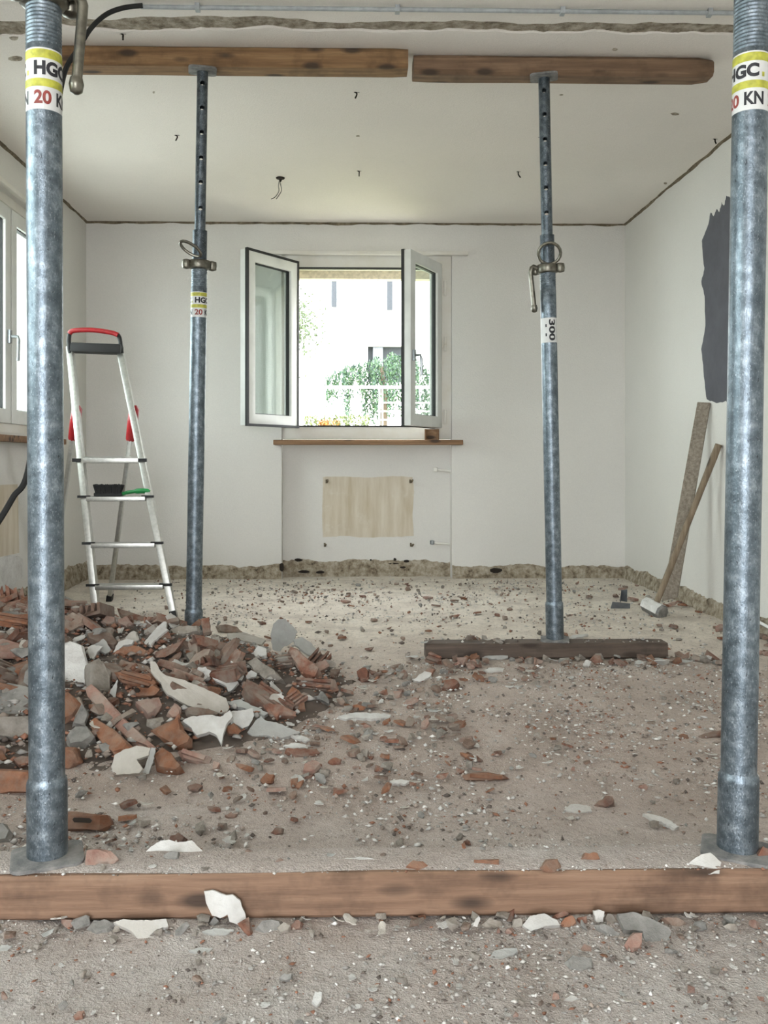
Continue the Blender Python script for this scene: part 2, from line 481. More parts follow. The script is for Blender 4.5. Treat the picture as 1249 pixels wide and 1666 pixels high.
NXC = 260
cx_ = np.linspace(XL, XR, NXC)
b = MB(); vs = []; fs = []
for x in cx_:
    ya = SLOT[0] + 0.01 - jag(x, 21, 0.034) + 0.006 * fbm(x * 19, 3, 22, 3); yb_ = SLOT[1] - 0.01 + jag(x, 33, 0.036) + 0.006 * fbm(x * 19, 7, 34, 3)
    if x < -1.12: yb_ += 0.10 * min(1, (-1.12 - x) / 0.12) * (0.8 + 0.5 * vnoise(x * 9, 1, 3)); ya += 0.02
    vs += [(x, YF, H), (x, ya, H), (x, ya + 0.006, H + 0.008), (x, yb_ - 0.006, H + 0.008), (x, yb_, H), (x, YB + 0.1, H)]
for i in range(NXC - 1):
    for k in (0, 1, 3, 4):
        fs.append((6 * i + k, 6 * i + k + 1, 6 * i + 6 + k + 1, 6 * i + 6 + k))
ceiling = struct(MB().add(vs, fs).build('ceiling', M['ceiling']))
b = MB(); vs = []; fs = []; NS = 9
for x in cx_:
    for k in range(NS):
        y = 3.16 + 0.42 * k / (NS - 1)
        vs.append((x, y, H + 0.006 + 0.006 * fbm(x * 9, y * 16, 41, 4)))
for i in range(NXC - 1):
    for k in range(NS - 1):
        fs.append((i * NS + k, i * NS + k + 1, (i + 1) * NS + k + 1, (i + 1) * NS + k))
o = MB().add(vs, fs).build('slot_concrete', M['slot'], ceiling, True, ang=60)
o['label'] = 'rough brown mortar bared in the ceiling slot'
vs = []; fs = []
for i in range(14):
    x = XL + i * (0.62 / 13)
    for k in range(NS):
        y = 3.33 + 0.22 * k / (NS - 1)
        vs.append((x, y, H + 0.001 + 0.004 * fbm(x * 9, y * 16, 47, 4) + 0.02 * i / 13))
for i in range(13):
    for k in range(NS - 1):
        fs.append((i * NS + k, i * NS + k + 1, (i + 1) * NS + k + 1, (i + 1) * NS + k))
o = MB().add(vs, fs).build('bare_brick', M['slot_brick'], ceiling, True, ang=60)
o['label'] = 'rust red brick bared at the end of the slot'
struct(MB().box((XL - 0.3, YF - 0.3, H + 0.06), (XR + 0.3, YB + 0.32, H + 0.3)).build('ceiling_slab', M['slot']))


def corner_scar(name, pts, wall_n, r, seed, mat):
    """ragged strip of bare mortar where a cove was pulled from the wall / ceiling corner"""
    vs = []; fs = []
    n = len(pts)
    for i, p in enumerate(pts):
        p = Vector(p); wn = Vector(wall_n); s = i * 0.09
        rr = r * (0.75 + 0.55 * fbm(s * 2, 0, seed, 4)); q = r * (0.75 + 0.5 * fbm(s * 2.3, 4, seed, 4))
        rr = max(rr, 0.25 * r); q = max(q, 0.25 * r)
        vs += [p + Vector((0, 0, 0.01)) - wn * 0.01, p + wn * q, p + wn * q * 0.4 - Vector((0, 0, rr * 0.35)), p - Vector((0, 0, rr))]
    for i in range(n - 1):
        for k in range(4):
            fs.append((4 * i + k, 4 * i + (k + 1) % 4, 4 * i + 4 + (k + 1) % 4, 4 * i + 4 + k))
    return struct(MB().add(vs, fs).build(name, mat))


L_ = lambda a, c, n: [tuple(a[k] + (c[k] - a[k]) * i / (n - 1) for k in range(3)) for i in range(n)]
corner_scar('trim_1', L_((XL, YB, H), (XR, YB, H), 150), (0, -1, 0), 0.016, 3, M['scar_dark'])
corner_scar('trim_2', L_((XR, 2.2, H), (XR, YB, H), 150), (-1, 0, 0), 0.015, 7, M['scar_dark'])
corner_scar('trim_3', L_((XL, 2.2, H), (XL, YB, H), 150), (1, 0, 0), 0.016, 11, M['scar_dark'])


def base_scar(name, p0, p1, nrm, hgt, seed, n=120):
    """crumbled band of plaster at the foot of a wall where the skirting was torn away"""
    p0, p1, nrm = Vector(p0), Vector(p1), Vector(nrm); vs = []; fs = []; K = 7
    L = (p1 - p0).length
    for i in range(n):
        u = i / (n - 1); p = p0.lerp(p1, u); s = u * L
        h = hgt * (1 + 0.20 * fbm(s * 4, 0.5, seed, 4) + 0.10 * fbm(s * 23, 1.5, seed, 3))
        for k in range(K):
            t = k / (K - 1)
            d = 0.010 + 0.016 * (1 - t) + 0.012 * fbm(s * 9, t * 2.2, seed + 3, 4)
            if k == K - 1: d = -0.004
            vs.append(p + nrm * d + Vector((0, 0, h * t - (0.02 if k == 0 else 0))))
    for i in range(n - 1):
        for k in range(K - 1):
            fs.append((i * K + k, i * K + k + 1, (i + 1) * K + k + 1, (i + 1) * K + k))
    return struct(MB().add(vs, fs).build(name, M['scar'], None, True, ang=35))


base_scar('baseboard_back', (XL, YB, 0), (NX0, YB, 0), (0, -1, 0), 0.092, 2, 130)
base_scar('trim_4', (NX0, YB + 0.12, 0), (NX1, YB + 0.12, 0), (0, -1, 0), 0.105, 5, 130)
base_scar('trim_5', (NX1, YB, 0), (XR, YB, 0), (0, -1, 0), 0.088, 8, 130)
base_scar('baseboard_right', (XR, YB, 0), (XR, 2.5, 0), (-1, 0, 0), 0.085, 13, 260)
base_scar('baseboard_left', (XL, 2.0, 0), (XL, YB, 0), (1, 0, 0), 0.12, 17, 260)


def blot(name, poly3, nrm, t, mat, parent, jit=0.0, sub=1, seed=0):
    """thin patch (paint, filler) lying on a wall: outline of 3-D points pushed out along nrm"""
    nrm = Vector(nrm); pts = []
    for i, p in enumerate(poly3):
        q = Vector(poly3[(i + 1) % len(poly3)]); p = Vector(p)
        for k in range(sub):
            w = p.lerp(q, k / sub)
            e = (q - p).normalized().cross(nrm)
            pts.append(w + e * (jit * fbm(i * 1.7 + k * 0.6, 0.4, seed, 3)))
    n = len(pts)
    vs = [p + nrm * 0.0004 for p in pts] + [p + nrm * t for p in pts]
    return MB().add(vs, [tuple(range(n, 2 * n))] + [(i, (i + 1) % n, n + (i + 1) % n, n + i) for i in range(n)]).build(name, mat, parent)


# tan mark of the old radiator on the recess
pr_ = [atY(x, y, YB + 0.12) for x, y in ((525, 776), (560, 775), (600, 777), (640, 774), (671, 776), (673, 800), (671, 840), (673, 872), (640, 873), (600, 875), (560, 872), (525, 874), (524, 840), (525, 800))]
o = blot('radiator_mark', pr_, (0, -1, 0), 0.0015, M['tan'], wall_back, 0.004, 5, 3); o['label'] = 'tan unpainted mark where a radiator hung'
pr_ = [atX(x, y, XR) for x, y in ((1236, 300), (1232, 288), (1228, 293), (1224, 278), (1220, 286), (1215, 280), (1205, 300), (1193, 309), (1188, 322), (1182, 319), (1178, 335), (1174, 329), (1170, 345), (1166, 340), (1161, 352), (1156, 346), (1153, 364), (1148, 376), (1142, 392), (1144, 420), (1146, 439), (1141, 458), (1146, 482), (1148, 530), (1141, 568), (1146, 621), (1150, 649), (1166, 656), (1180, 652), (1205, 660), (1232, 655), (1236, 640), (1231, 560), (1237, 480), (1232, 400))]
o = blot('grey_paint_patch', pr_, (-1, 0, 0), 0.002, M['greypaint'], wall_right, 0.006, 6, 9); o['label'] = 'slate grey brushed paint patch'
pr_ = [atX(x, y, XL) for x, y in ((-120, 800), (28, 788), (31, 900), (-120, 930))]
o = blot('tan_patch', pr_, (1, 0, 0), 0.0015, M['tan'], wall_left, 0.006, 5, 4); o['label'] = 'tan unpainted wall patch below the sill'
pr_ = [atX(x, y, XL) for x, y in ((-120, 905), (0, 905), (20, 903), (33, 910), (36, 935), (20, 950), (0, 970), (-120, 985))]
o = blot('white_filler', pr_, (1, 0, 0), 0.012, M['white_lump'], wall_left, 0.015, 5, 5); o['label'] = 'white filler daub low on the wall'
# dark patches, painted shade of knocked-out holes along the foot of the recess
for i, (x, y, w, h) in enumerate(((458, 923, 5, 9), (485, 911, 8, 3), (495, 930, 12, 3), (520, 931, 9, 3), (603, 911, 2, 2), (642, 910, 3, 3), (661, 913, 6, 3), (640, 917, 11, 1.5), (655, 923, 6, 2), (806, 928, 14, 5))):
    Yp = YB + 0.12 - (0.012 if y < 918 else 0.032) if 462 < x < 730 else YB - 0.03
    po = [atY(x + w * math.cos(a) * (0.8 + 0.35 * vnoise(a, i, 2)), y + h * math.sin(a) * (0.8 + 0.3 * vnoise(a, i, 6)), Yp) for a in np.linspace(0, 2 * math.pi, 11)[:-1]]
    blot('hole', po, (0, -1, 0), 0.004, M['hole'], wall_back)

# ------------------------------------------------------------------ windows
def ring(w, h, bw, t, y0=0.0):
    """rectangular frame in the XZ plane from (0,0) to (w,h), mitred, thickness t along +Y from y0"""
    m = MB(); o = [(0, 0), (w, 0), (w, h), (0, h)]; i = [(bw, bw), (w - bw, bw), (w - bw, h - bw), (bw, h - bw)]
    vs = [(x, y0, z) for x, z in o] + [(x, y0, z) for x, z in i] + [(x, y0 + t, z) for x, z in o] + [(x, y0 + t, z) for x, z in i]
    fs = []
    for k in range(4):
        j = (k + 1) % 4
        fs += [(k, j, 4 + j, 4 + k), (8 + k, 12 + k, 12 + j, 8 + j), (k, 8 + k, 8 + j, j), (4 + k, 4 + j, 12 + j, 12 + k)]
    return m.add(vs, fs)


def sash(parent, w, h, mat4, handle=None):
    """opening sash: local X from the hinge, +Y outdoors when shut"""
    s = ring(w, h, 0.075, 0.062).build('sash', M['pvc'], parent, bevel=0.005); s.matrix_local = mat4
    g = ring(w + 0.008, h + 0.008, 0.016, 0.020, 0.046).xf(Matrix.Translation((-0.004, 0, -0.004))); g.build('gasket', M['gasket'], s)
    g = ring(w - 0.142, h - 0.142, 0.009, 0.028, 0.016).xf(Matrix.Translation((0.071, 0, 0.071))); g.build('gasket', M['gasket'], s)
    MB().box((0.078, 0.024, 0.078), (w - 0.078, 0.036, h - 0.078)).build('pane', M['glass'], s)
    if handle:
        hb = MB().box((w - 0.052, -0.014, h * 0.40 - 0.035), (w - 0.022, 0, h * 0.40 + 0.035))
        hb.tube([(w - 0.037, -0.012, h * 0.40), (w - 0.037, -0.05, h * 0.40), (w - 0.037, -0.055, h * 0.40 - 0.02), (w - 0.05, -0.055, h * 0.40 - 0.13)], 0.009)
        hb.build('handle', M['hinge'], s, True)
    return s


window_1 = struct(empty('window_1', (NX0, YB + 0.02, WZ0)))
WW, WH = NX1 - NX0, WZ1 - WZ0
ring(WW, WH, 0.085, 0.09).build('window_frame', M['pvc_old'], window_1, bevel=0.004)
ring(WW - 0.164, WH - 0.164, 0.012, 0.03, -0.004).xf(Matrix.Translation((0.082, 0, 0.082))).build('gasket', M['gasket'], window_1)
SWH, SWW = 1.122, 0.50
zl = 1.022 - WZ0
sash(window_1, SWW, SWH, Matrix.Translation((0.066, -0.005, zl)) @ Matrix.Rotation(math.radians(-127), 4, 'Z'))
# right sash hinges on the right: mirrored by turning it round its own hinge
ms = Matrix.Translation((1.095, -0.005, zl)) @ Matrix.Rotation(math.radians(60.5), 4, 'Z') @ Matrix.Scale(-1, 4, (1, 0, 0))
sash(window_1, SWW, SWH, ms, True)
for zz in (0.12, 0.62, 1.0):
    MB().lathe([(0.009, -0.05), (0.009, 0.05)], 10, 1.115, -0.012).xf(Matrix.Translation((0, 0, zz + 0.03))).build('hinge', M['pvc_old'], window_1, True)
MB().box((-0.4, 0.16, WH - 0.115), (WW + 0.4, 0.24, WH - 0.01)).xf(Matrix.Translation((0, 0.06, 0))).build('shutter_box', M['box_beige'], window_1)
s1 = struct(MB().box((-0.494, YB - 0.075, 0.905), (0.785, YB + 0.03, 0.938)).build('trim_6', M['sill'], None, bevel=0.004))
s1['label'] = 'brown wooden window sill'
r1 = struct(MB().box((-0.53, YB - 0.03, 2.196), (0.825, YB + 0.003, 2.222)).build('trim_7', M['pvc_old'], None, bevel=0.005))

window_2 = struct(empty('window_2', (XL - 0.03, LY0, WZ0), (0, 0, R90)))
LW = LY1 - LY0
ring(LW, WH, 0.05, 0.09).build('window_frame', M['pvc_old'], window_2, bevel=0.004)
for k in range(3):
    w = (LW - 0.08) / 3
    s = sash(window_2, w - 0.012, SWH + 0.02, Matrix.Translation((0.045 + k * w, -0.012, 0.05)), k == 1)
s2 = struct(MB().box((XL - 0.03, 3.4, 0.895), (XL + 0.07, 5.42, 0.928)).build('trim_8', M['sill'], None, bevel=0.004))
struct(MB().box((XL - 0.003, 3.4, 2.20), (XL + 0.03, 5.50, 2.225)).build('trim_9', M['pvc_old'], None, bevel=0.005))

window_3 = struct(empty('window_3', (XL - 0.03, 0.1, WZ0), (0, 0, R90)))
ring(1.9, WH, 0.05, 0.09).build('window_frame', M['pvc_old'], window_3)
for k in range(3):
    sash(window_3, 0.594, SWH + 0.02, Matrix.Translation((0.045 + k * 0.606, -0.012, 0.05)))

# ================================================================== THE GROUND THE RUBBLE LIES ON
TB0, TB1, TBH = 1.556, 1.665, 0.079           # front timber: depth range and height
PK = (3.575, 3.665, 0.064)


def mound(x, y):
    if x > 0.2 or y < 1.7: return 0.0
    zr = float(np.interp(x, [-1.76, -1.28, -1.06, -0.9, -0.75, -0.555, -0.37, -0.23, -0.096, 0.0, 0.12], [0.24, 0.23, 0.235, 0.20, 0.175, 0.15, 0.115, 0.08, 0.052, 0.012, 0]))
    df = float(np.interp(x, [-1.76, -1.28, -1.0, -0.75, -0.5, -0.35, -0.2, -0.1, 0.0, 0.1], [2.0, 2.1, 2.12, 2.28, 2.33, 2.42, 2.55, 2.74, 2.9, 3.0]))
    dr = float(np.interp(x, [-1.76, -1.28, -0.9, -0.555, -0.23, 0.0], [3.5, 3.4, 3.4, 3.3, 3.2, 3.1]))
    db = float(np.interp(x, [-1.76, -1.3, -1.0, -0.7, 0.0], [5.0, 4.7, 4.2, 3.9, 3.5]))
    if y <= df or y >= db: return 0.0
    t = (y - df) / (dr - df) if y < dr else (db - y) / (db - dr)
    t = max(0, min(1, t))
    h = zr * (0.55 * t ** 0.75 + 0.45 * t * t * (3 - 2 * t))
    return max(0, h + min(h, 0.03) * 0.7 * fbm(x * 5, y * 5, 61, 3))


def ground(x, y):
    z = mound(x, y) + max(0, floor_h(x, y))
    if TB0 <= y <= TB1 and -1.4 < x < 1.5: z = max(z, TBH)
    if PK[0] <= y <= PK[1] and 0.31 < x < 1.3: z = max(z, PK[2])
    return z


def hit(px, py):
    d = ray(px, py); Y = 1.2; last = None
    while Y < 6.0:
        p = EYE + d * (Y / d.y)
        if p.z <= ground(p.x, p.y): return p
        Y += 0.01
    return EYE + d * (6.0 / d.y)


# ================================================================== PROPS
def tube_with_holes(r, z0, z1, holes, rh, n=16):
    """tube with pairs of real drilled holes front (-Y) and back (+Y) at the heights in holes"""
    m = MB(); hz = rh * 1.35
    zl_ = [z0]
    for h in holes: zl_ += [h - hz, h, h + hz]
    zl_.append(z1)
    P = lambda i, z: (r * math.sin(2 * math.pi * (i % n) / n), -r * math.cos(2 * math.pi * (i % n) / n), z)
    vs = [P(i, z) for z in zl_ for i in range(n)]; fs = []
    hole_rows = set()
    for k in range(len(holes)): hole_rows |= {1 + 3 * k, 2 + 3 * k}
    for j in range(len(zl_) - 1):
        for i in range(n):
            if j in hole_rows and i in (n - 1, 0, n // 2 - 1, n // 2): continue
            k = (i + 1) % n; fs.append((j * n + i, j * n + k, (j + 1) * n + k, (j + 1) * n + i))
    for q, h in enumerate(holes):
        j = 1 + 3 * q
        for c in (0, n // 2):
            idx = lambda di, dj: (j + dj) * n + (c + di) % n
            outer = [idx(1, 1), idx(1, 2), idx(0, 2), idx(-1, 2), idx(-1, 1), idx(-1, 0), idx(0, 0), idx(1, 0)]
            st = len(vs)
            for k in range(8):
                a = math.pi / 4 * k; ang = 2 * math.pi * c / n + rh * math.cos(a) / r
                vs.append((r * math.sin(ang), -r * math.cos(ang), h + rh * math.sin(a)))
            for k in range(8):
                l = (k + 1) % 8; fs.append((outer[k], outer[l], st + l, st + k))
    return m.add(vs, fs)


def text_mesh(body, size, bold=0.0, spacing=1.0):
    cu = bpy.data.curves.new('lettering', 'FONT'); cu.body = body; cu.size = size; cu.align_x = 'LEFT'; cu.align_y = 'BOTTOM_BASELINE'
    cu.offset = bold; cu.space_character = spacing; cu.resolution_u = 4
    o = bpy.data.objects.new('lettering', cu); COL.objects.link(o)
    dg = bpy.context.evaluated_depsgraph_get(); dg.update()
    me = bpy.data.meshes.new_from_object(o.evaluated_get(dg))
    vs = [tuple(v.co) for v in me.vertices]; fs = [tuple(p.vertices) for p in me.polygons]
    bpy.data.objects.remove(o); bpy.data.curves.remove(cu); bpy.data.meshes.remove(me)
    return vs, fs


def wrap_text(parent, body, arc, cap, r, ang0, z, mat, bold=0.0, vertical=False):
    """lettering printed round a tube: it fills arc radians (or metres of length when vertical) and cap metres of height;
    ang0 is where it starts, 0 facing the camera (-Y), positive to the right"""
    vs, fs = text_mesh(body, 1.0, bold)
    xs_ = [v[0] for v in vs]; ys_ = [v[1] for v in vs]
    x0, y0 = min(xs_), min(ys_); kx = (arc if vertical else arc * r) / (max(xs_) - x0); ky = cap / (max(ys_) - y0)
    bm = bmesh.new(); bv = [bm.verts.new(((v[0] - x0) * kx, (v[1] - y0) * ky, 0)) for v in vs]
    for f in fs:
        try: bm.faces.new([bv[i] for i in f])
        except ValueError: pass
    bmesh.ops.triangulate(bm, faces=bm.faces)
    bmesh.ops.subdivide_edges(bm, edges=[e for e in bm.edges if e.calc_length() > cap * 0.2], cuts=2, use_grid_fill=True)
    bm.verts.index_update()
    out = []
    for v in bm.verts:
        x, y = v.co.x, v.co.y
        if vertical: x, y = y, -x
        a = ang0 + x / r
        out.append((r * math.sin(a), -r * math.cos(a), z + y))
    fl = [tuple(v.index for v in f.verts) for f in bm.faces]; bm.free()
    m = bpy.data.meshes.new('lettering'); m.from_pydata(out, [], fl); m.materials.append(mat)
    o = bpy.data.objects.new('lettering', m); COL.objects.link(o); o.parent = parent
    return o


def band(r, z0, z1, a0=0.0, a1=2 * math.pi, n=40):
    vs = []; fs = []
    for i in range(n + 1):
        a = a0 + (a1 - a0) * i / n
        vs += [(r * math.sin(a), -r * math.cos(a), z0), (r * math.sin(a), -r * math.cos(a), z1)]
    for i in range(n): fs.append((2 * i, 2 * i + 2, 2 * i + 3, 2 * i + 1))
    return MB().add(vs, fs)


def make_prop(label, foot, head, r, ri, z_nut, z_thread, z_sleeve, label_z, kind, turn, crank, loop, holes, plate, seam=1.0):
    """steel tube prop; foot / head are world points of its axis at plate bottom and head plate top"""
    foot, head = Vector(foot), Vector(head)
    root = empty('steel_prop', foot)
    ax = (head - foot); L = ax.length
    q = Vector((0, 0, 1)).rotation_difference(ax.normalized())
    face = math.atan2(foot.x, foot.y)          # turn the printed front towards the viewer's place in the room
    root.rotation_mode = 'QUATERNION'; root.rotation_quaternion = q @ Euler((0, 0, -face)).to_quaternion()
    tag(root, label, 'construction prop', 'adjustable steel props holding up the ceiling')
    hw = plate / 2; c = 0.02
    poly = []
    for sx, sy, a0 in ((1, 1, 0), (-1, 1, 90), (-1, -1, 180), (1, -1, 270)):
        for k in range(5):
            a = math.radians(a0 + 22.5 * k); poly.append((sx * (hw - c) + c * math.cos(a), (sy * (hw - c) + c * math.sin(a)) * (0.72 if sy > 0 else 1)))
    MB().prism(poly, 0, 0.007).build('base_plate', M['plate'], root, bevel=0.0015)
    rs = r * 1.14
    prof = [(rs, 0.007), (rs, z_sleeve - 0.004), (rs * 0.985, z_sleeve + 0.002), (r * 1.01, z_sleeve + 0.009), (r, z_sleeve + 0.012)]
    zt0, zt1 = z_thread, z_nut + 0.015
    for k in range(1, 14): prof.append((r * (1 + 0.004 * math.sin(k * 1.3)), z_sleeve + 0.012 + (zt0 - z_sleeve - 0.012) * k / 14))
    prof += [(r, zt0 - 0.002), (r * 0.955, zt0)]
    z = zt0; pitch = 0.0068
    while z < zt1:
        prof += [(r * 0.955, z + pitch * 0.25), (r * 1.0, z + pitch * 0.5), (r * 1.0, z + pitch * 0.7), (r * 0.955, z + pitch)]; z += pitch
    MB().lathe(prof, 40).build('outer_tube', M['galv'], root, True, ang=50)
    # slotted sleeve above the nut, dark
    MB().lathe([(r * 0.90, z_nut), (r * 0.90, z_nut + 0.135)], 28).build('slotted_sleeve', M['galv_dark'], root, True)
    # collar nut with lugs
    nu = MB().lathe([(r * 1.06, z_nut - 0.018), (r * 1.36, z_nut - 0.014), (r * 1.42, z_nut), (r * 1.36, z_nut + 0.016), (r * 1.06, z_nut + 0.020)], 12)
    for s in (-1, 1):
        nu.lathe([(0.004, -0.004), (0.017, 0.0), (0.019, 0.016), (0.017, 0.032), (0.004, 0.036)], 12, s * r * 1.62, 0.0)
        nu.v[-60:] = [(x, y, z + z_nut - 0.016) for x, y, z in nu.v[-60:]]
    n_ = nu.build('collar_nut', M['nut'], root, bevel=0.0015); n_.rotation_euler = (0, 0, turn)
    if crank:
        sx, ln, lean = crank
        p0 = (sx * r * 1.3, -0.012, z_nut + 0.004); xo = sx * (r + 0.036)
        pts = [p0, (sx * (r + 0.026), -0.018, z_nut + 0.010), (xo - sx * 0.006, -0.02, z_nut + 0.006), (xo, -0.02, z_nut - 0.012)]
        for k in range(1, 7): pts.append((xo + lean * k / 6, -0.02, z_nut - 0.012 - ln * k / 6))
        h = MB().tube(pts, 0.0095, 10)
        e = pts[-1]
        h.lathe([(0.004, e[2] - 0.018), (0.011, e[2] - 0.014), (0.0135, e[2]), (0.011, e[2] + 0.012), (0.004, e[2] + 0.014)], 12, e[0], e[1])
        h.build('crank_handle', M['nut'], root, True, ang=60)
    if loop:
        lx, lw, lh, tilt = loop
        pts = []
        for k in range(18):
            a = 2 * math.pi * k / 18
            pts.append((lx + lw * math.cos(a), -r * 1.05 - 0.004 - 0.012 * math.sin(a), z_nut + 0.055 + lh * math.sin(a) + tilt * lw * math.cos(a)))
        MB().tube(pts, 0.0062, 8, True).build('pin_loop', M['nut'], root, True)
    it = tube_with_holes(ri, z_nut, L - 0.008, holes, 0.0095) if holes else MB().lathe([(ri, z_nut), (ri, L - 0.008)], 24)
    it.build('inner_tube', M['galv_dull'], root, True)
    MB().prism([(x * 0.95, y * 0.95) for x, y in poly], L - 0.007, L).build('head_plate', M['plate'], root, bevel=0.0015)
    # printed label round the tube
    z0, hh, a_off = label_z
    st = band(r * 1.006, z0, z0 + hh).build('sticker', M['sticker'], root, True)
    if kind == 'load':
        rr = r * 1.011
        band(rr, z0 + hh * 0.83, z0 + hh * 0.975).build('yellow_stripe', M['yellow'], st, True)
        band(rr, z0 + hh * 0.37, z0 + hh * 0.50).build('yellow_stripe', M['yellow'], st, True)
        rr = r * 1.016
        for a in a_off:
            wrap_text(st, 'HGC', 2.08, hh * 0.235, rr, a, z0 + hh * 0.555, M['ink'], 0.05)
            band(rr, z0 + hh * 0.56, z0 + hh * 0.64, a + 2.25, a + 2.42, 3).build('yellow_dot', M['yellow'], st)
            wrap_text(st, '20', 0.98, hh * 0.225, rr, a, z0 + hh * 0.085, M['red_ink'], 0.035)
            wrap_text(st, 'KN', 1.10, hh * 0.225, rr, a + 1.28, z0 + hh * 0.085, M['ink'], 0.035)
    else:
        rr = r * 1.016
        wrap_text(st, '300', hh * 0.86, r * 0.85, rr, 0.02, z0 + hh * 0.93, M['ink'], 0.035, vertical=True)
        for k in (0.25, 0.62):
            band(rr, z0 + hh * k, z0 + hh * k + 0.012, -0.42, -0.25, 4).build('lettering', M['ink'], st)
    return root


def zof(py, Y): return atY(600, py, Y).z


FZ = TBH
f0 = atY(77, 1400, 1.632); f0.z = FZ; h0 = atY(71, 0, 1.632); h0.z = H
h0.x = f0.x + (h0.x - f0.x) * (H - FZ) / (atY(71, 0, 1.632).z - FZ)
g = lambda py: zof(py, 1.632) - FZ
make_prop('near left steel prop beside the rubble heap, standing on the front timber', f0, h0, 0.0314, 0.024, g(2), g(84), g(1268),
          (g(192), g(94) - g(192), (-0.565, -3.345)), 'load', 0.35, (1, 0.146, -0.012), None, [], 0.125)
f0 = atY(1199, 1400, 1.632); f0.z = FZ; h0 = f0.copy(); h0.z = H
tp = atY(1223, 0, 1.632); h0.x = f0.x + (tp.x - f0.x) * (H - FZ) / (tp.z - FZ)
make_prop('near right steel prop with white plaster flakes against its base plate', f0, h0, 0.0314, 0.024, g(-36), g(80), g(1268),
          (g(183), g(88) - g(183), (-1.62, 1.16)), 'load', 0.9, None, None, [], 0.125)

HB = H - 0.078         # underside of the ceiling beams
gb = lambda py: zof(py, 3.6)
f0 = atY(314, 1068, 3.63); f0.z = 0.012; h0 = atY(329.5, 116, 3.53); h0.z = HB
hs = [zof(py, 3.56) - 0.012 for py in (342, 301, 262, 222, 183, 144)][::1]
make_prop('far left steel prop behind the rubble heap, with yellow striped load label', f0, h0, 0.0318, 0.0215, gb(435) - 0.012, gb(470) - 0.012, gb(994) - 0.012,
          (gb(519) - 0.012, gb(479) - gb(519), (-0.50, -3.28)), 'load', 0.2, None, (-0.035, 0.040, 0.018, -0.5), hs, 0.115)
f0 = atY(902.5, 1042, 3.64); f0.z = PK[2]; h0 = atY(884.5, 122, 3.56); h0.z = HB
hs = [zof(py, 3.58) - PK[2] for py in (384, 346, 306, 267, 228, 188, 150)]
make_prop('far right steel prop on the short plank, its label reading 300', f0, h0, 0.0318, 0.0225, gb(437) - PK[2], gb(470) - PK[2], gb(985) - PK[2],
          (gb(557) - PK[2], gb(517) - gb(557), 0), 'size', -0.3, (-1, 0.145, 0.012), (0.008, 0.044, 0.040, 0.0), hs, 0.115)


# ------------------------------------------------------------------ timbers
def rough_box(a, b_, nseg, amp, seed, rnd=0.0):
    (x0, y0, z0), (x1, y1, z1) = a, b_
    vs = []; fs = []; ry, rz = (y1 - y0) / 2, (z1 - z0) / 2; cy, cz = (y0 + y1) / 2, (z0 + z1) / 2
    sec = []; c = 0.006 + rnd
    for sy, sz in ((-1, -1), (1, -1), (1, 1), (-1, 1)):
        if sy * sz > 0: sec += [(sy * ry, sz * (rz - c)), (sy * (ry - c), sz * rz)]
        else: sec += [(sy * (ry - c), sz * rz), (sy * ry, sz * (rz - c))]
    order = sorted(sec, key=lambda p: math.atan2(p[1] / rz, p[0] / ry)); n = len(order)
    for i in range(nseg + 1):
        u = i / nseg; x = x0 + (x1 - x0) * u
        e = 1.0 - (0.18 if rnd and i == nseg else 0.05 if i in (0, nseg) else 0)
        for k, (p, q) in enumerate(order):
            vs.append((x, cy + p * e + amp * vnoise(x * 3, k * 1.3, seed), cz + q * e + amp * vnoise(x * 3, k * 1.7, seed + 4)))
    for i in range(nseg):
        for k in range(n):
            l = (k + 1) % n; fs.append((i * n + k, i * n + l, (i + 1) * n + l, (i + 1) * n + k))
    fs += [tuple(range(n))[::-1], tuple(nseg * n + k for k in range(n))]
    m = MB().add(vs, fs); return m


o = rough_box((-1.25, TB0, 0.0), (1.35, TB1, TBH - 0.001), 40, 0.0015, 3).build('floor_timber', M['timber'], None, True, ang=25)
tag(o, 'long brown squared timber lying on the floor in front, under the two near props', 'timber')
o = rough_box((0.318, PK[0], 0.0), (1.298, PK[1], PK[2] - 0.001), 20, 0.002, 8).build('floor_plank', M['plank'], None, True, ang=25)
tag(o, 'short dark grey-brown plank lying on the floor under the far right prop', 'plank')
p0, p1 = atY(62, 80, 3.49), atY(664, 74, 3.49)
o = rough_box((p0.x, 3.49, HB), (p1.x, 3.585, H - 0.001), 24, 0.0015, 12).build('ceiling_beam', M['beam'], None, True, ang=25)
tag(o, 'orange-brown wooden beam under the ceiling on the far left prop', 'beam', 'short timbers wedged under the ceiling')
p0, p1 = atY(673, 85, 3.53), atY(1163, 90, 3.53)
o = rough_box((p0.x, 3.53, HB - 0.002), (p1.x, 3.635, H - 0.002), 20, 0.002, 15, 0.01).build('ceiling_beam', M['beam2'], None, True, ang=30)
tag(o, 'darker round-ended wooden beam under the ceiling on the far right prop', 'beam', 'short timbers wedged under the ceiling')

# ------------------------------------------------------------------ conduit, cable, ceiling bits
cond = empty('conduit', (0, 3.17, H - 0.012))
tag(cond, 'thin grey electrical conduit clipped straight across the ceiling', 'conduit')
c0 = atZ(228, 9, H - 0.012)
MB().tube([(c0.x, 0, 0), (XR, 0, 0)], 0.0078, 10).build('pipe', M['grey_pipe'], cond, True)
for x in (c0.x + 0.20, 0.18, 0.77, 1.3):
    MB().box((x - 0.008, -0.013, -0.012), (x + 0.008, 0.013, 0.012)).build('clip', M['grey_pipe'], cond)


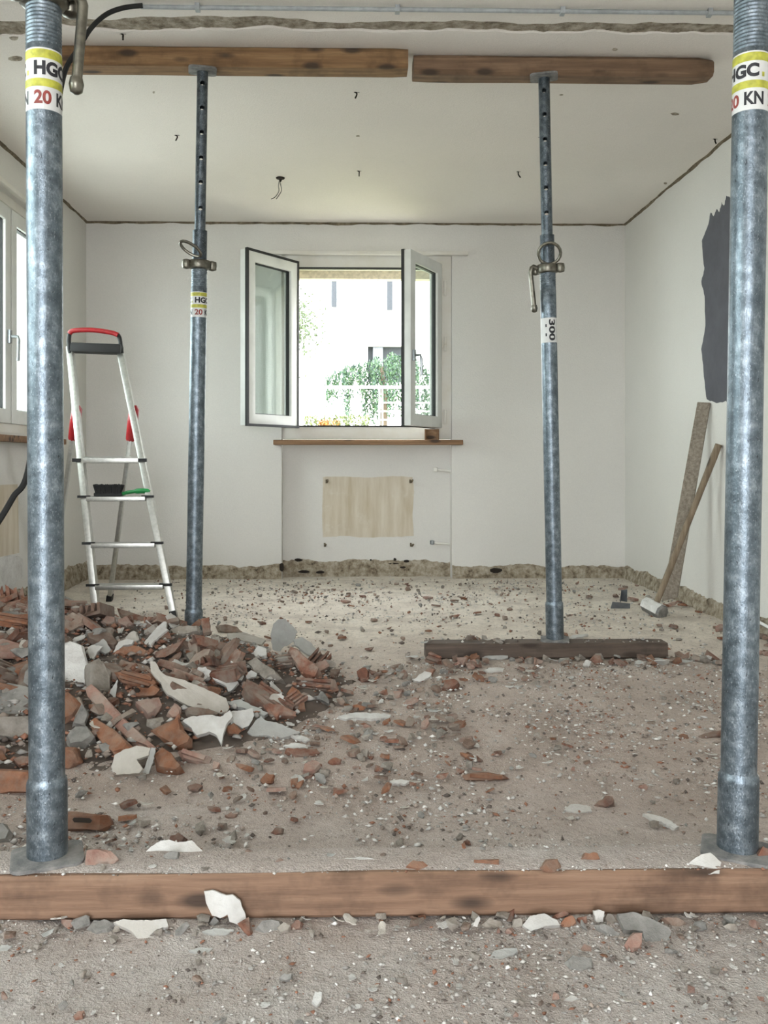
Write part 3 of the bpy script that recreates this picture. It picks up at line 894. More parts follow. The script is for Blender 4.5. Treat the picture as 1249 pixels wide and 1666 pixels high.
def smooth_path(P, n=8):
    P = [Vector(p) for p in P]; out = []
    for i in range(len(P) - 1):
        a, b_, c, d = P[max(i - 1, 0)], P[i], P[i + 1], P[min(i + 2, len(P) - 1)]
        for k in range(n):
            t = k / n
            out.append(0.5 * ((2 * b_) + (c - a) * t + (2 * a - 5 * b_ + 4 * c - d) * t * t + (3 * b_ - a - 3 * c + d) * t ** 3))
    out.append(P[-1]); return out


cp = [atZ(232, 9, H - 0.012), atY(200, 13, 3.16), atY(172, 24, 3.15), atY(148, 46, 3.13), atY(128, 78, 3.1), atY(103, 125, 3.05), atY(88, 240, 2.95), atY(76, 420, 2.85), atY(66, 620, 2.75), atY(45, 768, 2.65), atY(22, 808, 2.62), atY(0, 845, 2.6), atY(-40, 905, 2.6), atY(-80, 960, 2.6)]
o = MB().tube(smooth_path(cp), 0.0088, 8).build('cable', M['cable'], None, True)
tag(o, 'black cable curving down from the conduit end past the near left prop', 'cable')

lamp = empty('lamp_outlet', atZ(456, 289, H))
tag(lamp, 'ceiling lamp outlet with two bare wires dangling', 'lamp outlet')
MB().lathe([(0.026, -0.001), (0.024, -0.006), (0.010, -0.012), (0.004, -0.024)], 14).build('cap', M['hole'], lamp, True)
s_ = lamp.location.y / F
for dx in (0, 4):
    pts = [(s_ * (-2 + dx * 0.3), 0, -s_ * 6), (s_ * (-3 + dx), 0, -s_ * 14), (s_ * (-2.5 + dx), 0, -s_ * 22), (s_ * (-8 + dx), 0, -s_ * 31), (s_ * (-15 + dx * 2), 0, -s_ * 35)]
    MB().tube(smooth_path(pts, 4), 0.0022, 6).build('wire', M['black'], lamp, True)
HK = ((200, 55, 10, 0, 'ceiling hook above the left beam'), (580, 150, 10, -4, 'rusty ceiling hook below the gap between the beams'), (288, 220, 9, -4, 'ceiling hook left of the far left prop'), (584, 278, 9, 0, 'ceiling hook between lamp outlet and window'),
      (843, 279, 10, 6, 'slanting ceiling hook left of the far right prop'), (879, 223, 8, 5, 'ceiling hook touching the far right prop'), (1163, 226, 8, 3, 'ceiling hook at the right wall edge'))
for x, y, ln, dx, lab in HK:
    p = atZ(x, y, H); s_ = p.y / F
    m = MB().tube(smooth_path([(s_ * (-3 + dx * 0.2), 0, 0.002), (0, 0, -0.004), (0, 0, -s_ * ln * 0.5), (s_ * dx * 0.6, 0, -s_ * ln)], 4), 0.0035, 6)
    m.add([(-0.012, -0.003, -0.003), (0.012, -0.003, -0.003), (0.012, 0.003, 0.001), (-0.012, 0.003, 0.001)], [(0, 1, 2, 3)])
    o = m.build('ceiling_hook', M['hole']); o.location = p
    tag(o, lab, 'hook', 'bare hooks left in the ceiling')
# chips knocked off the ceiling paint
for i, (x, y, w, h) in enumerate(((26, 95, 12, 4), (23, 62, 7, 3), (1097, 185, 7, 2), (913, 154, 3, 1), (250, 150, 2, 1.5), (582, 221, 3, 1), (1082, 298, 3, 1.5), (1000, 80, 5, 2))):
    po = [atZ(x + w * math.cos(a) * (1 + 0.4 * vnoise(a, i, 4)), y + h * math.sin(a), H) for a in np.linspace(0, 2 * math.pi, 10)[:-1]]
    blot('paint_chip', po, (0, 0, -1), 0.002, M['slot'], ceiling)

# radiator brackets and pipe stubs in the recess
YR = YB + 0.12
for x, y, dx, dy, lab in ((531, 783, 5, 6, 'upper radiator bracket on the left of the tan mark'), (667, 783, 5, 6, 'upper radiator bracket on the right of the tan mark'), (528, 886, 4, 4, 'lower radiator bracket left below the tan mark'), (668, 886, 4, 4, 'lower radiator bracket right below the tan mark')):
    p = atY(x, y, YR)
    r_ = empty('radiator_bracket', p); tag(r_, lab, 'bracket', 'radiator brackets left in the recess')
    MB().box((-0.006, -0.006, -0.014), (0.006, 0.003, 0.012)).build('wall_plate', M['scar_dark'], r_)
    MB().tube([(0, 0, 0), (0.004, -0.06, -0.004), (0.010, -0.10, 0.010)], 0.0065, 8).build('pin', M['scar_dark'], r_, True)
for x, y, lab in ((708, 764, 'upper pipe stub with a white valve in the window recess'), (702, 882, 'lower pipe stub in the window recess')):
    p = atY(x, y, YR)
    r_ = empty('pipe_stub', p); tag(r_, lab, 'pipe', 'pipe stubs in the window recess')
    MB().tube([(0.118, -0.03, -0.012), (0.06, -0.03, -0.006), (0.0, -0.03, 0.0)], 0.008, 8).build('pipe', M['pvc_old'], r_, True)
    MB().lathe([(0.010, -0.014), (0.016, -0.010), (0.016, 0.012), (0.010, 0.016)], 12).xf(Matrix.Translation((0, -0.03, 0))).build('valve', M['pvc_old'] if y < 800 else M['hinge'], r_, True)
# curved offcut standing on the sill
p0 = atY(690, 716, YB - 0.02); w = 0.10
arc = [(p0.x + w * (0.5 + 0.5 * math.sin(a)), YB - 0.04 + 0.035 * math.cos(a)) for a in np.linspace(-1.4, 1.4, 9)]
inn = [(p0.x + w * (0.5 + 0.42 * math.sin(a)), YB - 0.042 + 0.027 * math.cos(a)) for a in np.linspace(1.4, -1.4, 9)]
o = MB().prism(arc + inn, 0.938, 1.012).build('bent_offcut', M['sill'], None, True)
tag(o, 'small bent piece of brown wood standing on the window sill', 'wood offcut')

# ------------------------------------------------------------------ step ladder
LAD = empty('step_ladder', atZ(220, 1008))
tag(LAD, 'aluminium step ladder with red grip, standing behind the rubble heap', 'ladder')
inv = Matrix.Translation(-LAD.location)
fL, fR = atZ(158, 1009), atZ(284, 1008)
tL, tR = atY(114, 566, 4.93), atY(195.5, 572, 4.95)
rR, rL = atZ(178, 977), atZ(80, 975)


def ladbar(name, p, q, w, d, mat, side=None, bev=0.003):
    return MB().bar(p, q, w, d, side).xf(inv).build(name, mat, LAD, bevel=bev)


def onrail(p, q, z): return p.lerp(q, (z - p.z) / (q.z - p.z))


ladbar('rail', fL, tL, 0.033, 0.055, M['alu']); ladbar('rail', fR, tR, 0.033, 0.055, M['alu'])
jL, jR = onrail(fL, tL, 1.06) + Vector((-0.008, 0.03, 0)), onrail(fR, tR, 1.06) + Vector((0.0, 0.03, 0))
ladbar('rear_leg', rL, jL, 0.022, 0.04, M['alu']); ladbar('rear_leg', rR, jR, 0.022, 0.04, M['alu'])
for a, c in ((rL, jL), (rR, jR)):
    d = (c - a).normalized()
    pts = [c + d * 0.04, c + d * 0.02, c - d * 0.05, c - d * 0.15, c - d * 0.16]
    MB().tube(pts, [0.012, 0.027, 0.029, 0.025, 0.02], 10).xf(inv).build('hinge_cover', M['red'], LAD, True)
    MB().bar(a - d * 0.002, a + d * 0.035, 0.03, 0.048).xf(inv).build('rubber_foot', M['black'], LAD)
for a, c in ((fL, tL), (fR, tR)):
    d = (c - a).normalized()
    MB().bar(a - d * 0.002, a + d * 0.04, 0.033, 0.062).xf(inv).build('rubber_foot', M['black'], LAD, bevel=0.003)
for py in (951, 882, 808):
    zt = {951: 0.172, 882: 0.377, 808: 0.612}[py]
    a, c = onrail(fL, tL, zt), onrail(fR, tR, zt)
    e = Vector((0.016, 0, 0))
    t = MB().bar(a + e + Vector((0, 0.0, -0.012)), c - e + Vector((0, 0.0, -0.012)), 0.085, 0.024, (0, 1, 0)).xf(inv).build('tread', M['alu'], LAD, bevel=0.003)
    for s, p in ((-1, a), (1, c)):
        q = p + Vector((0, -0.03, 0.0))
        MB().bar(q + Vector((-0.028 if s < 0 else -0.035, 0, 0)), q + Vector((0.035 if s < 0 else 0.028, 0, 0)), 0.02, 0.012, (0, 1, 0)).xf(inv).build('tread_cap', M['black'], t)
a, c = onrail(fL, tL, 0.815), onrail(fR, tR, 0.815)
pl = MB()
dv = Vector((-0.03, 0.24, 0.008))
pl.add([a + Vector((-0.02, -0.03, 0)), c + Vector((0.02, -0.03, 0)), c + dv, a + dv, a + Vector((-0.02, -0.03, -0.03)), c + Vector((0.02, -0.03, -0.03)), c + dv - Vector((0, 0, .03)), a + dv - Vector((0, 0, .03))],
       [(3, 2, 1, 0), (4, 5, 6, 7), (0, 1, 5, 4), (1, 2, 6, 5), (2, 3, 7, 6), (3, 0, 4, 7)])
pf = pl.xf(inv).build('platform', M['alu'], LAD, bevel=0.005)
for p, s in ((a, -1), (c, 1)):
    q = p + Vector((s * 0.012, -0.035, -0.014)); MB().bar(q - Vector((0.022, 0, 0)), q + Vector((0.022, 0, 0)), 0.016, 0.018, (0, 1, 0)).xf(inv).build('platform_cap', M['black'], pf)
# tray and grip
pa, pb = atY(117, 566, 4.92), atY(199, 569, 4.94)
MB().bar(pa, pb, 0.10, 0.052, (0, 1, 0)).xf(inv).build('tool_tray', M['black'], LAD, bevel=0.012)
gp = [atY(114, 575, 4.9), atY(112, 556, 4.9), atY(113, 543, 4.9), atY(120, 538, 4.9), atY(150, 537, 4.9), atY(180, 541, 4.91), atY(192, 545, 4.91), atY(195, 552, 4.92), atY(198, 575, 4.92)]
MB().tube(smooth_path(gp[2:7], 5), 0.0135, 10).xf(inv).build('grip', M['red'], LAD, True)
for q in (gp[:3], gp[6:]): MB().tube(smooth_path(q, 5), 0.0115, 10).xf(inv).build('grip_bracket', M['black'], LAD, True)

# hand brush lying on the third tread
za = 0.612
a, c = onrail(fL, tL, za), onrail(fR, tR, za)
bc = a.lerp(c, 0.36) + Vector((0, 0.0, 0.0)); bc.z = za
br = empty('hand_brush', bc); tag(br, 'hand brush with black bristles and green handle on the ladder tread', 'brush')
b = MB(); rr = random.Random(4)
for i in range(520):
    u = rr.uniform(-0.062, 0.062); v_ = rr.uniform(-0.026, 0.026); k = 0.008 * fbm(u * 60, v_ * 60, 3, 2)
    ex, ey = u * 1.18 + rr.gauss(0, 0.004), v_ * 1.35 + rr.gauss(0, 0.003); hz = 0.058 + k + rr.gauss(0, 0.002)
    b.bar((u, v_, 0.012), (ex, ey, hz), 0.0035, 0.0035)
b.build('bristles', M['gasket'], br)['kind'] = 'stuff'
MB().bar((-0.07, 0, 0.010), (0.075, 0, 0.010), 0.05, 0.018, (0, 1, 0)).build('brush_back', M['black'], br, bevel=0.005)
hp = smooth_path([(0.07, 0, 0.012), (0.10, 0, 0.020), (0.15, 0, 0.027), (0.20, 0, 0.028), (0.222, 0, 0.022)], 4)
MB().tube(hp, [0.009] * 4 + [0.010] * 4 + [0.014] * 6 + [0.012] * 2 + [0.005], 10).build('handle', M['green'], br, True)

# ------------------------------------------------------------------ sledge hammer, board, metal offcut
hb, ht = atZ(1064, 990, 0.034), atX(1169, 723, XR - 0.018)
hd = (ht - hb).normalized()
SH = empty('sledge_hammer', hb); tag(SH, 'sledge hammer with long wooden handle leaning on the right wall', 'hammer')
n_ = 13; pts = [Vector((0, 0, 0)) + hd * ((ht - hb).length * k / (n_ - 1)) - hd * 0.03 * (k == 0) for k in range(n_)]
MB().tube(pts, [0.0155, 0.0155, 0.0165, 0.0165, 0.016, 0.016, 0.016, 0.016, 0.0165, 0.0165, 0.0175, 0.0185, 0.0175], 14).build('handle', M['handle'], SH, True)
axh = Vector((0.46, -0.885, -0.02)); axh = (axh - hd * axh.dot(hd)).normalized()
w3 = axh.cross(hd)
oc = []
for k in range(8):
    a = math.pi / 8 + k * math.pi / 4; oc.append((0.040 * math.cos(a), 0.040 * math.sin(a)))
vs = []; fs = []
for t, s in ((-0.066, 0.86), (-0.056, 1), (0.056, 1), (0.066, 0.86)):
    for x, y in oc: vs.append(axh * t + hd * (x * s) + w3 * (y * s))
for j in range(3):
    for k in range(8): l = (k + 1) % 8; fs.append((j * 8 + k, j * 8 + l, j * 8 + 8 + l, j * 8 + 8 + k))
fs += [tuple(range(8))[::-1], tuple(range(24, 32))]
MB().add(vs, fs).build('head', M['hammer'], SH, bevel=0.003)
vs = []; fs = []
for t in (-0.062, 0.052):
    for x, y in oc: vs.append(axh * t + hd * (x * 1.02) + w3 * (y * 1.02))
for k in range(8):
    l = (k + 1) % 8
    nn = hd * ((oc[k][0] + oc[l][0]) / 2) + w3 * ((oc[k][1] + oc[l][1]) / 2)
    if nn.normalized().dot(Vector((-.55, -.45, .7)).normalized()) > 0.35: fs.append((k, l, 8 + l, 8 + k))  # window reflection painted as a white skin on the upper left flanks
hw__ = MB().add(vs, fs).build('painted_reflection', M['white_lump'], SH); hw__['label'] = 'window reflection painted white over the flanks of the head'

bt = [atplane(x, y, atX(1146, 655, XR - 0.03), Vector((-0.55, -0.83, 0.12)).normalized()) for x, y in ((1134, 654), (1155, 655), (1101, 972), (1076, 978))]
nb = (bt[1] - bt[0]).cross(bt[3] - bt[0]).normalized()
if nb.y < 0: nb = -nb
vs = [p for p in bt] + [p + nb * 0.018 for p in bt]
o = MB().add(vs, [(0, 1, 2, 3), (7, 6, 5, 4), (0, 4, 5, 1), (1, 5, 6, 2), (2, 6, 7, 3), (3, 7, 4, 0)]).build('rough_board', M['rough'], None, bevel=0.002)
tag(o, 'rough grey-brown board leaning on the right wall behind the sledge hammer', 'board')

p = atZ(1010, 990)
ms_ = empty('metal_offcut', p); tag(ms_, 'bent grey sheet metal offcut on the floor left of the sledge hammer', 'metal offcut')
s_ = p.y / F
MB().add([(s_ * a_, 0, s_ * h_) for a_, h_ in ((-17, 0), (15, 0), (15, 8), (-14, 11))] + [(s_ * a_, 0.004, s_ * h_) for a_, h_ in ((-17, 0), (15, 0), (15, 8), (-14, 11))],
         [(0, 1, 2, 3), (7, 6, 5, 4), (0, 4, 5, 1), (1, 5, 6, 2), (2, 6, 7, 3), (3, 7, 4, 0)]).build('lip', M['sheet'], ms_)
MB().add([(s_ * -2, 0.003, s_ * 9), (s_ * 7, 0.07, s_ * 9), (s_ * 7, 0.07, s_ * 27), (s_ * 0, 0.003, s_ * 24), (s_ * 15, 0.05, s_ * 8), (s_ * 15, 0.05, s_ * 29)],
         [(0, 1, 2, 3), (1, 4, 5, 2)]).build('flange', M['sheet'], ms_)
md = ms_.children[-1].modifiers.new('thickness', 'SOLIDIFY'); md.thickness = 0.003

pw = atX(1243, 1000, XR - 0.05)
o = MB().add([(pw.x - 0.05, pw.y - 0.02, 0.085), (pw.x + 0.04, pw.y - 0.12, 0.03), (pw.x + 0.045, pw.y + 0.2, 0.04), (pw.x - 0.02, pw.y + 0.22, 0.1)] + [(pw.x - 0.05, pw.y - 0.02, 0.10), (pw.x + 0.04, pw.y - 0.12, 0.045), (pw.x + 0.045, pw.y + 0.2, 0.055), (pw.x - 0.02, pw.y + 0.22, 0.115)],
             [(3, 2, 1, 0), (4, 5, 6, 7), (0, 1, 5, 4), (1, 2, 6, 5), (2, 3, 7, 6), (3, 0, 4, 7)]).build('white_panel', M['pvc'], None, bevel=0.003)
tag(o, 'white panel offcut at the right wall behind the near right prop', 'panel offcut')

# ================================================================== RUBBLE
def poly_area(p): return 0.5 * sum(p[i][0] * p[(i + 1) % len(p)][1] - p[(i + 1) % len(p)][0] * p[i][1] for i in range(len(p)))


def densify(poly, step, jit, rnd):
    out = []
    for i in range(len(poly)):
        a, c = poly[i], poly[(i + 1) % len(poly)]
        L = math.hypot(c[0] - a[0], c[1] - a[1]); n = max(1, int(L / step))
        for k in range(n):
            t = k / n; j = jit if k else jit * 0.3
            out.append((a[0] + (c[0] - a[0]) * t + rnd.uniform(-j, j), a[1] + (c[1] - a[1]) * t + rnd.uniform(-j, j)))
    return out


PLANES = {}
HERO = []        # (outline px, depth) so that loose pieces do not cover the big ones


def hero(name, mat, outline, nrm, thick, label, cat, group=None, lift=0.0, at=None, style='flake', seed=0, grooves=0):
    """a piece of rubble whose face plane stands at its real place on the ground; outline given in photograph points"""
    rnd = random.Random(seed + int(outline[0][0] * 7 + outline[0][1]))
    low = max(outline, key=lambda p: p[1])
    cen = (sum(p[0] for p in outline) / len(outline), sum(p[1] for p in outline) / len(outline))
    p0 = hit(*low) if at is None else at
    p0 = p0 + Vector((0, 0, lift))
    n = Vector(nrm).normalized()
    view = EYE - p0
    if n.dot(view) < 0: n = -n
    fl = style == 'flake'
    step = max(3.0, math.sqrt(abs(poly_area(outline))) * (0.10 if fl else 0.30))
    o2 = densify(outline, step, 0.8 if fl else 0.9, rnd)
    w = [atplane(x, y, p0, n) for x, y in o2]
    c3 = sum(w, Vector()) / len(w)
    size = max((q - c3).length for q in w)
    u = (w[0] - c3); u = (u - n * u.dot(n)).normalized(); v = n.cross(u)
    m = MB(); N = len(w)
    if fl:
        bend = size * 0.06
        f = [q - n * (bend * ((q - c3).dot(u) / size) ** 2) for q in w]
        bk = [q + (q - c3) * rnd.uniform(-.02, .01) - n * thick for q in f]
        vs = f + bk
        fs = [tuple(range(N)), tuple(range(2 * N - 1, N - 1, -1))] + [(i, (i + 1) % N, N + (i + 1) % N, N + i) for i in range(N)]
    else:
        tx, ty = rnd.uniform(-.25, .25), rnd.uniform(-.25, .25)
        f = [q - n * (thick * rnd.uniform(0.15, 0.4)) for q in w]
        inn = []
        for q in w:
            e = (q - c3) * rnd.uniform(0.66, 0.93)
            inn.append(c3 + e + n * (thick * (tx * e.dot(u) + ty * e.dot(v)) / size + rnd.uniform(-.04, .04) * thick))
        bk = [c3 + (q - c3) * rnd.uniform(0.75, 0.98) - n * (thick * rnd.uniform(.9, 1.1)) for q in w]
        vs = f + inn + bk
        fs = [tuple(range(N, 2 * N)), tuple(range(3 * N - 1, 2 * N - 1, -1))]
        for i in range(N):
            j = (i + 1) % N
            fs += [(i, j, N + j, N + i), (j, i, 2 * N + i, 2 * N + j)]
    loc = c3.copy()
    vs = [q - loc for q in vs]
    o = m.add(vs, fs).build(name, M[mat], None)
    o.location = loc
    tag(o, label, cat, group)
    if grooves:
        # ribs of a hollow clay block standing on the face along its length
        ext = max(range(N), key=lambda i: (w[i] - c3).length); gu = (w[ext] - c3).normalized(); gv = n.cross(gu)
        ws = [(q - c3).dot(gv) for q in w]; us = [(q - c3).dot(gu) for q in w]
        for k in range(grooves):
            yv = min(ws) * 0.72 + (max(ws) - min(ws)) * 0.72 * (k + 0.5) / grooves
            mm = MB().bar(gu * (min(us) * 0.68) + gv * yv + n * thick * 0.06, gu * (max(us) * 0.68) + gv * yv + n * thick * 0.06, (max(ws) - min(ws)) * 0.36 / grooves, thick * 0.28, gv)
            mm.build('rib', M[mat], o, bevel=0.001)
    PLANES[label] = (o, p0, n, thick)
    HERO.append((outline, p0.y))
    return o


UP, FW, TL = (0, -0.35, 0.94), (0, -0.92, 0.38), (0, -0.7, 0.72)
TLt, TRt = (-0.35, -0.65, 0.68), (0.35, -0.65, 0.68)
BR, MO, PL, ST = 'brick_fragment', 'mortar_chunk', 'plaster_flake', 'stone'
CB, CM, CP, CS = 'brick piece', 'mortar chunk', 'plaster piece', 'stone'
HL = [
 # ---- the heap, back to front
 (BR, 'brick_clean', [(-40, 999), (40, 997), (62, 999), (62, 1017), (30, 1019), (-40, 1021)], FW, .05, 'long ribbed terracotta block across the heap, left of the near left prop', CB, 'rock', 3),
 (PL, 'plaster', [(117, 984), (125, 988), (134, 992), (131, 996), (120, 992)], TL, .006, 'tiny white flake topping the heap beneath the ladder', CP, 'flake', 0),
 (BR, 'brick_dusty', [(102, 1003), (118, 994), (132, 999), (139, 1005), (137, 1013), (120, 1022), (102, 1028)], (0.2, -.45, .87), .035, 'dark brick slab capped with beige mortar, right of the near left prop', CB, 'rock', 0),
 (BR, 'brick_pink', [(163, 1010), (172, 998), (188, 1005), (190, 1013), (175, 1017)], TL, .04, 'reddish wedge below the left ladder rail', CB, 'rock', 0),
 (BR, 'brick_pink', [(190, 1008), (205, 1000), (216, 1012), (205, 1019), (192, 1016)], TL, .04, 'reddish wedge between the two ladder rails', CB, 'rock', 0),
 (BR, 'brick', [(190, 988), (205, 992), (225, 1000), (239, 1002), (230, 1009), (215, 1008), (195, 1000)], UP, .03, 'flat brick slab on the heap crest in front of the ladder', CB, 'rock', 0),
 (PL, 'plaster_grey', [(303, 1011), (311, 994), (317, 981), (316, 996), (326, 998), (327, 1013)], FW, .006, 'pointed grey flake leaning on the foot of the far left prop', CP, 'flake', 0),
 (BR, 'brick', [(326, 1006), (340, 1003), (343, 1030), (330, 1036)], FW, .03, 'upright brown brick just right of the far left prop', CB, 'rock', 0),
 (MO, 'mortar', [(274, 1022), (290, 1017), (325, 1018), (324, 1027), (300, 1032), (280, 1031)], TL, .05, 'rounded pale lump in front of the far left prop', CM, 'rock', 0),
 (BR, 'brick_dusty', [(350, 1019), (366, 1015), (385, 1019), (395, 1028), (372, 1030), (354, 1028)], FW, .03, 'dark half-round shard on the heap crest', CB, 'rock', 0),
 (PL, 'plaster_beige', [(369, 1030), (395, 1028), (432, 1040), (425, 1048), (400, 1043), (372, 1039)], TL, .012, 'long beige plaster slab lying behind the rubble crest', CP, 'flake', 0),
 (PL, 'plaster_grey', [(440, 1032), (444, 1015), (452, 1008), (464, 1007), (475, 1018), (483, 1028), (478, 1043), (462, 1052), (455, 1060), (443, 1057)], (-.1, -.97, .2), .009, 'large grey plaster plate standing upright on the heap', CP, 'flake', 0),
 (PL, 'plaster_grey', [(478, 1040), (490, 1036), (505, 1045), (518, 1060), (510, 1069), (495, 1061), (480, 1049)], TRt, .009, 'grey plaster plate slumped behind the red ribbed brick', CP, 'flake', 0),
 (BR, 'brick', [(464, 1057), (470, 1049), (482, 1053), (498, 1068), (516, 1084), (510, 1097), (495, 1101), (480, 1083)], TLt, .06, 'big tilted red brick chunk at the right end of the heap', CB, 'rock', 0),
 (BR, 'brick', [(468, 1113), (500, 1101), (545, 1104), (551, 1118), (540, 1125), (472, 1120)], (0, -.8, .6), .06, 'long red hollow brick at the right toe of the heap', CB, 'rock', 2),
 (BR, 'brick_pink', [(508, 1080), (530, 1072), (536, 1080), (520, 1092), (512, 1092)], TL, .03, 'pinkish broken shard beyond the red hollow brick', CB, 'rock', 0),
 (BR, 'brick', [(580, 1090), (590, 1084), (601, 1090), (600, 1104), (588, 1108)], TL, .04, 'red brick bit just beyond the heap toe', CB, 'rock', 0),
 (PL, 'plaster', [(405, 1068), (420, 1050), (433, 1055), (431, 1071), (418, 1069)], TLt, .008, 'small white chips wedged below the upright grey plate', CP, 'flake', 0),
 (MO, 'mortar', [(398, 1075), (415, 1067), (440, 1084), (456, 1100), (430, 1106), (410, 1091)], TLt, .06, 'brown-grey chunk sloping left of the red ribbed brick', CM, 'rock', 0),
 (PL, 'plaster', [(376, 1074), (382, 1079), (390, 1090), (397, 1100), (394, 1106), (386, 1105), (380, 1090)], TRt, .008, 'narrow white splinter standing mid heap', CP, 'flake', 0),
 (PL, 'plaster', [(400, 1099), (408, 1090), (418, 1095), (415, 1101), (402, 1105)], TL, .008, 'small white triangle beside the white splinter', CP, 'flake', 0),
 (PL, 'plaster', [(345, 1102), (355, 1094), (370, 1097), (388, 1110), (380, 1119), (372, 1125), (368, 1117), (350, 1107)], TL, .012, 'cracked white plaster tile above the big beige flake', CP, 'flake', 0),
 (PL, 'plaster', [(232, 1046), (250, 1026), (266, 1010), (270, 1011), (269, 1022), (273, 1024), (258, 1036), (246, 1047), (240, 1050)], TLt, .008, 'long slanting white plaster strip in front of the ladder foot', CP, 'flake', 0),
 (PL, 'plaster_beige', [(200, 1040), (215, 1026), (222, 1028), (226, 1040), (215, 1046)], TL, .02, 'rounded beige lump left of the slanting white strip', CP, 'rock', 0),
 (PL, 'plaster', [(184, 1060), (193, 1044), (206, 1039), (217, 1041), (214, 1048), (200, 1050), (190, 1062)], TL, .014, 'white crust curling over brown brick mid heap', CP, 'flake', 0),
 (BR, 'brick_clean', [(186, 1063), (200, 1052), (228, 1048), (240, 1056), (236, 1064), (215, 1060), (200, 1068)], TL, .05, 'orange broken brick under the curling white crust', CB, 'rock', 0),
 (PL, 'plaster_grey', [(150, 1050), (168, 1039), (174, 1045), (181, 1058), (172, 1063), (160, 1058)], TRt, .01, 'grey plate behind the folded white flake', CP, 'flake', 0),
 (PL, 'plaster', [(142, 1053), (150, 1049), (167, 1052), (158, 1060), (152, 1072), (145, 1069)], TL, .008, 'folded white flake on the big lumpy block', CP, 'flake', 0),
 (MO, 'mortar', [(140, 1078), (160, 1070), (182, 1088), (183, 1120), (166, 1128), (148, 1128), (142, 1110)], TRt, .08, 'brown mortar block right of the lumpy white block', CM, 'rock', 0),
 (PL, 'white_lump', [(96, 1048), (115, 1039), (135, 1047), (140, 1072), (151, 1094), (146, 1105), (124, 1112), (96, 1109)], (-.1, -.6, .8), .06, 'big lumpy white plaster block behind the near left prop', CP, 'rock', 0),
 (BR, 'brick_dusty', [(182, 1087), (195, 1074), (245, 1081), (252, 1092), (247, 1098), (215, 1090), (190, 1092)], UP, .05, 'grey-topped brick block left of the big beige flake', CB, 'rock', 0),
 (BR, 'brick_clean', [(184, 1093), (215, 1091), (248, 1099), (257, 1112), (248, 1119), (215, 1116), (195, 1110)], FW, .06, 'layered brown brick face left of the big beige flake', CB, 'rock', 2),
 (BR, 'brick_clean', [(209, 1124), (222, 1115), (240, 1118), (252, 1112), (263, 1122), (262, 1131), (240, 1134), (218, 1133)], FW, .05, 'terracotta piece with a round hole under the layered brick', CB, 'rock', 0),
 (PL, 'plaster_beige', [(244, 1073), (252, 1074), (262, 1092), (270, 1098), (300, 1106), (325, 1117), (345, 1125), (368, 1135), (373, 1150), (365, 1161), (340, 1156), (318, 1152), (300, 1145), (285, 1136), (272, 1129), (265, 1119), (262, 1110), (252, 1100), (245, 1090)], (.12, -.72, .68), .012, 'largest beige plaster flake sweeping down the heap', CP, 'flake', 0),
 (PL, 'plaster_grey', [(178, 1128), (184, 1116), (191, 1105), (190, 1120), (187, 1136)], FW, .006, 'thin pale shard standing beside the long pink strip', CP, 'flake', 0),
 (MO, 'mortar_grey', [(-40, 1112), (12, 1107), (46, 1114), (72, 1120), (72, 1155), (40, 1160), (-40, 1160)], UP, .09, 'wide grey mortar slab at the left edge of the heap', CM, 'rock', 0),
 (MO, 'mortar', [(-40, 1165), (40, 1163), (66, 1168), (64, 1196), (20, 1204), (-40, 1200)], FW, .08, 'dark brown block under the wide grey slab', CM, 'rock', 0),
 (BR, 'brick_clean', [(96, 1122), (112, 1120), (134, 1142), (120, 1166), (96, 1182)], TRt, .05, 'orange brick wedge just right of the near left prop', CB, 'rock', 0),
 (MO, 'mortar_grey', [(134, 1142), (146, 1160), (140, 1180), (118, 1178), (122, 1166)], TRt, .04, 'grey slanting mortar beside the orange wedge', CM, 'rock', 0),
 (MO, 'mortar_grey', [(103, 1197), (120, 1175), (140, 1178), (153, 1196), (136, 1213), (110, 1216)], TL, .06, 'grey angular stone under the orange wedge', CM, 'rock', 0),
 (BR, 'brick_pink', [(137, 1119), (146, 1111), (156, 1118), (185, 1150), (220, 1185), (249, 1212), (244, 1218), (215, 1213), (190, 1190), (165, 1160), (140, 1131)], (-.4, -.62, .68), .03, 'long pink-grey brick strip leaning diagonally on the heap', CB, 'rock', 0),
 (BR, 'brick_clean', [(141, 1171), (150, 1164), (161, 1170), (185, 1185), (214, 1212), (216, 1219), (185, 1229), (166, 1211), (148, 1186)], (-.35, -.6, .72), .04, 'smooth orange-brown slab under the long pink strip', CB, 'rock', 0),
 (BR, 'brick_pink', [(219, 1145), (240, 1135), (258, 1132), (263, 1145), (251, 1160), (240, 1168), (232, 1158)], TL, .05, 'pink cube-like chunk right of the long pink strip', CB, 'rock', 0),
 (BR, 'brick_pink', [(269, 1161), (283, 1141), (294, 1150), (292, 1166), (280, 1170)], TL, .04, 'pointed pink-grey piece below the largest beige flake', CB, 'rock', 0),
 (BR, 'brick_dusty', [(298, 1150), (320, 1150), (345, 1153), (356, 1158), (345, 1164), (318, 1166), (302, 1164)], TL, .04, 'brown brick under the lower tip of the largest flake', CB, 'rock', 0),
 (BR, 'brick_clean', [(242, 1185), (265, 1176), (290, 1165), (298, 1185), (311, 1200), (310, 1211), (290, 1218), (272, 1211), (255, 1196)], (-.15, -.72, .68), .05, 'bright orange stepped brick near the heap toe', CB, 'rock', 0),
 (PL, 'plaster', [(297, 1171), (310, 1165), (345, 1163), (358, 1166), (374, 1155), (378, 1165), (367, 1180), (362, 1200), (360, 1211), (352, 1196), (340, 1190), (320, 1196), (308, 1181)], (0, -.7, .7), .016, 'large bright white plaster sheet at the heap toe', CP, 'flake', 0),
 (PL, 'plaster', [(376, 1157), (395, 1155), (411, 1152), (413, 1165), (405, 1180), (395, 1185), (380, 1176)], TRt, .02, 'curved white plaster chunk right of the white sheet', CP, 'flake', 0),
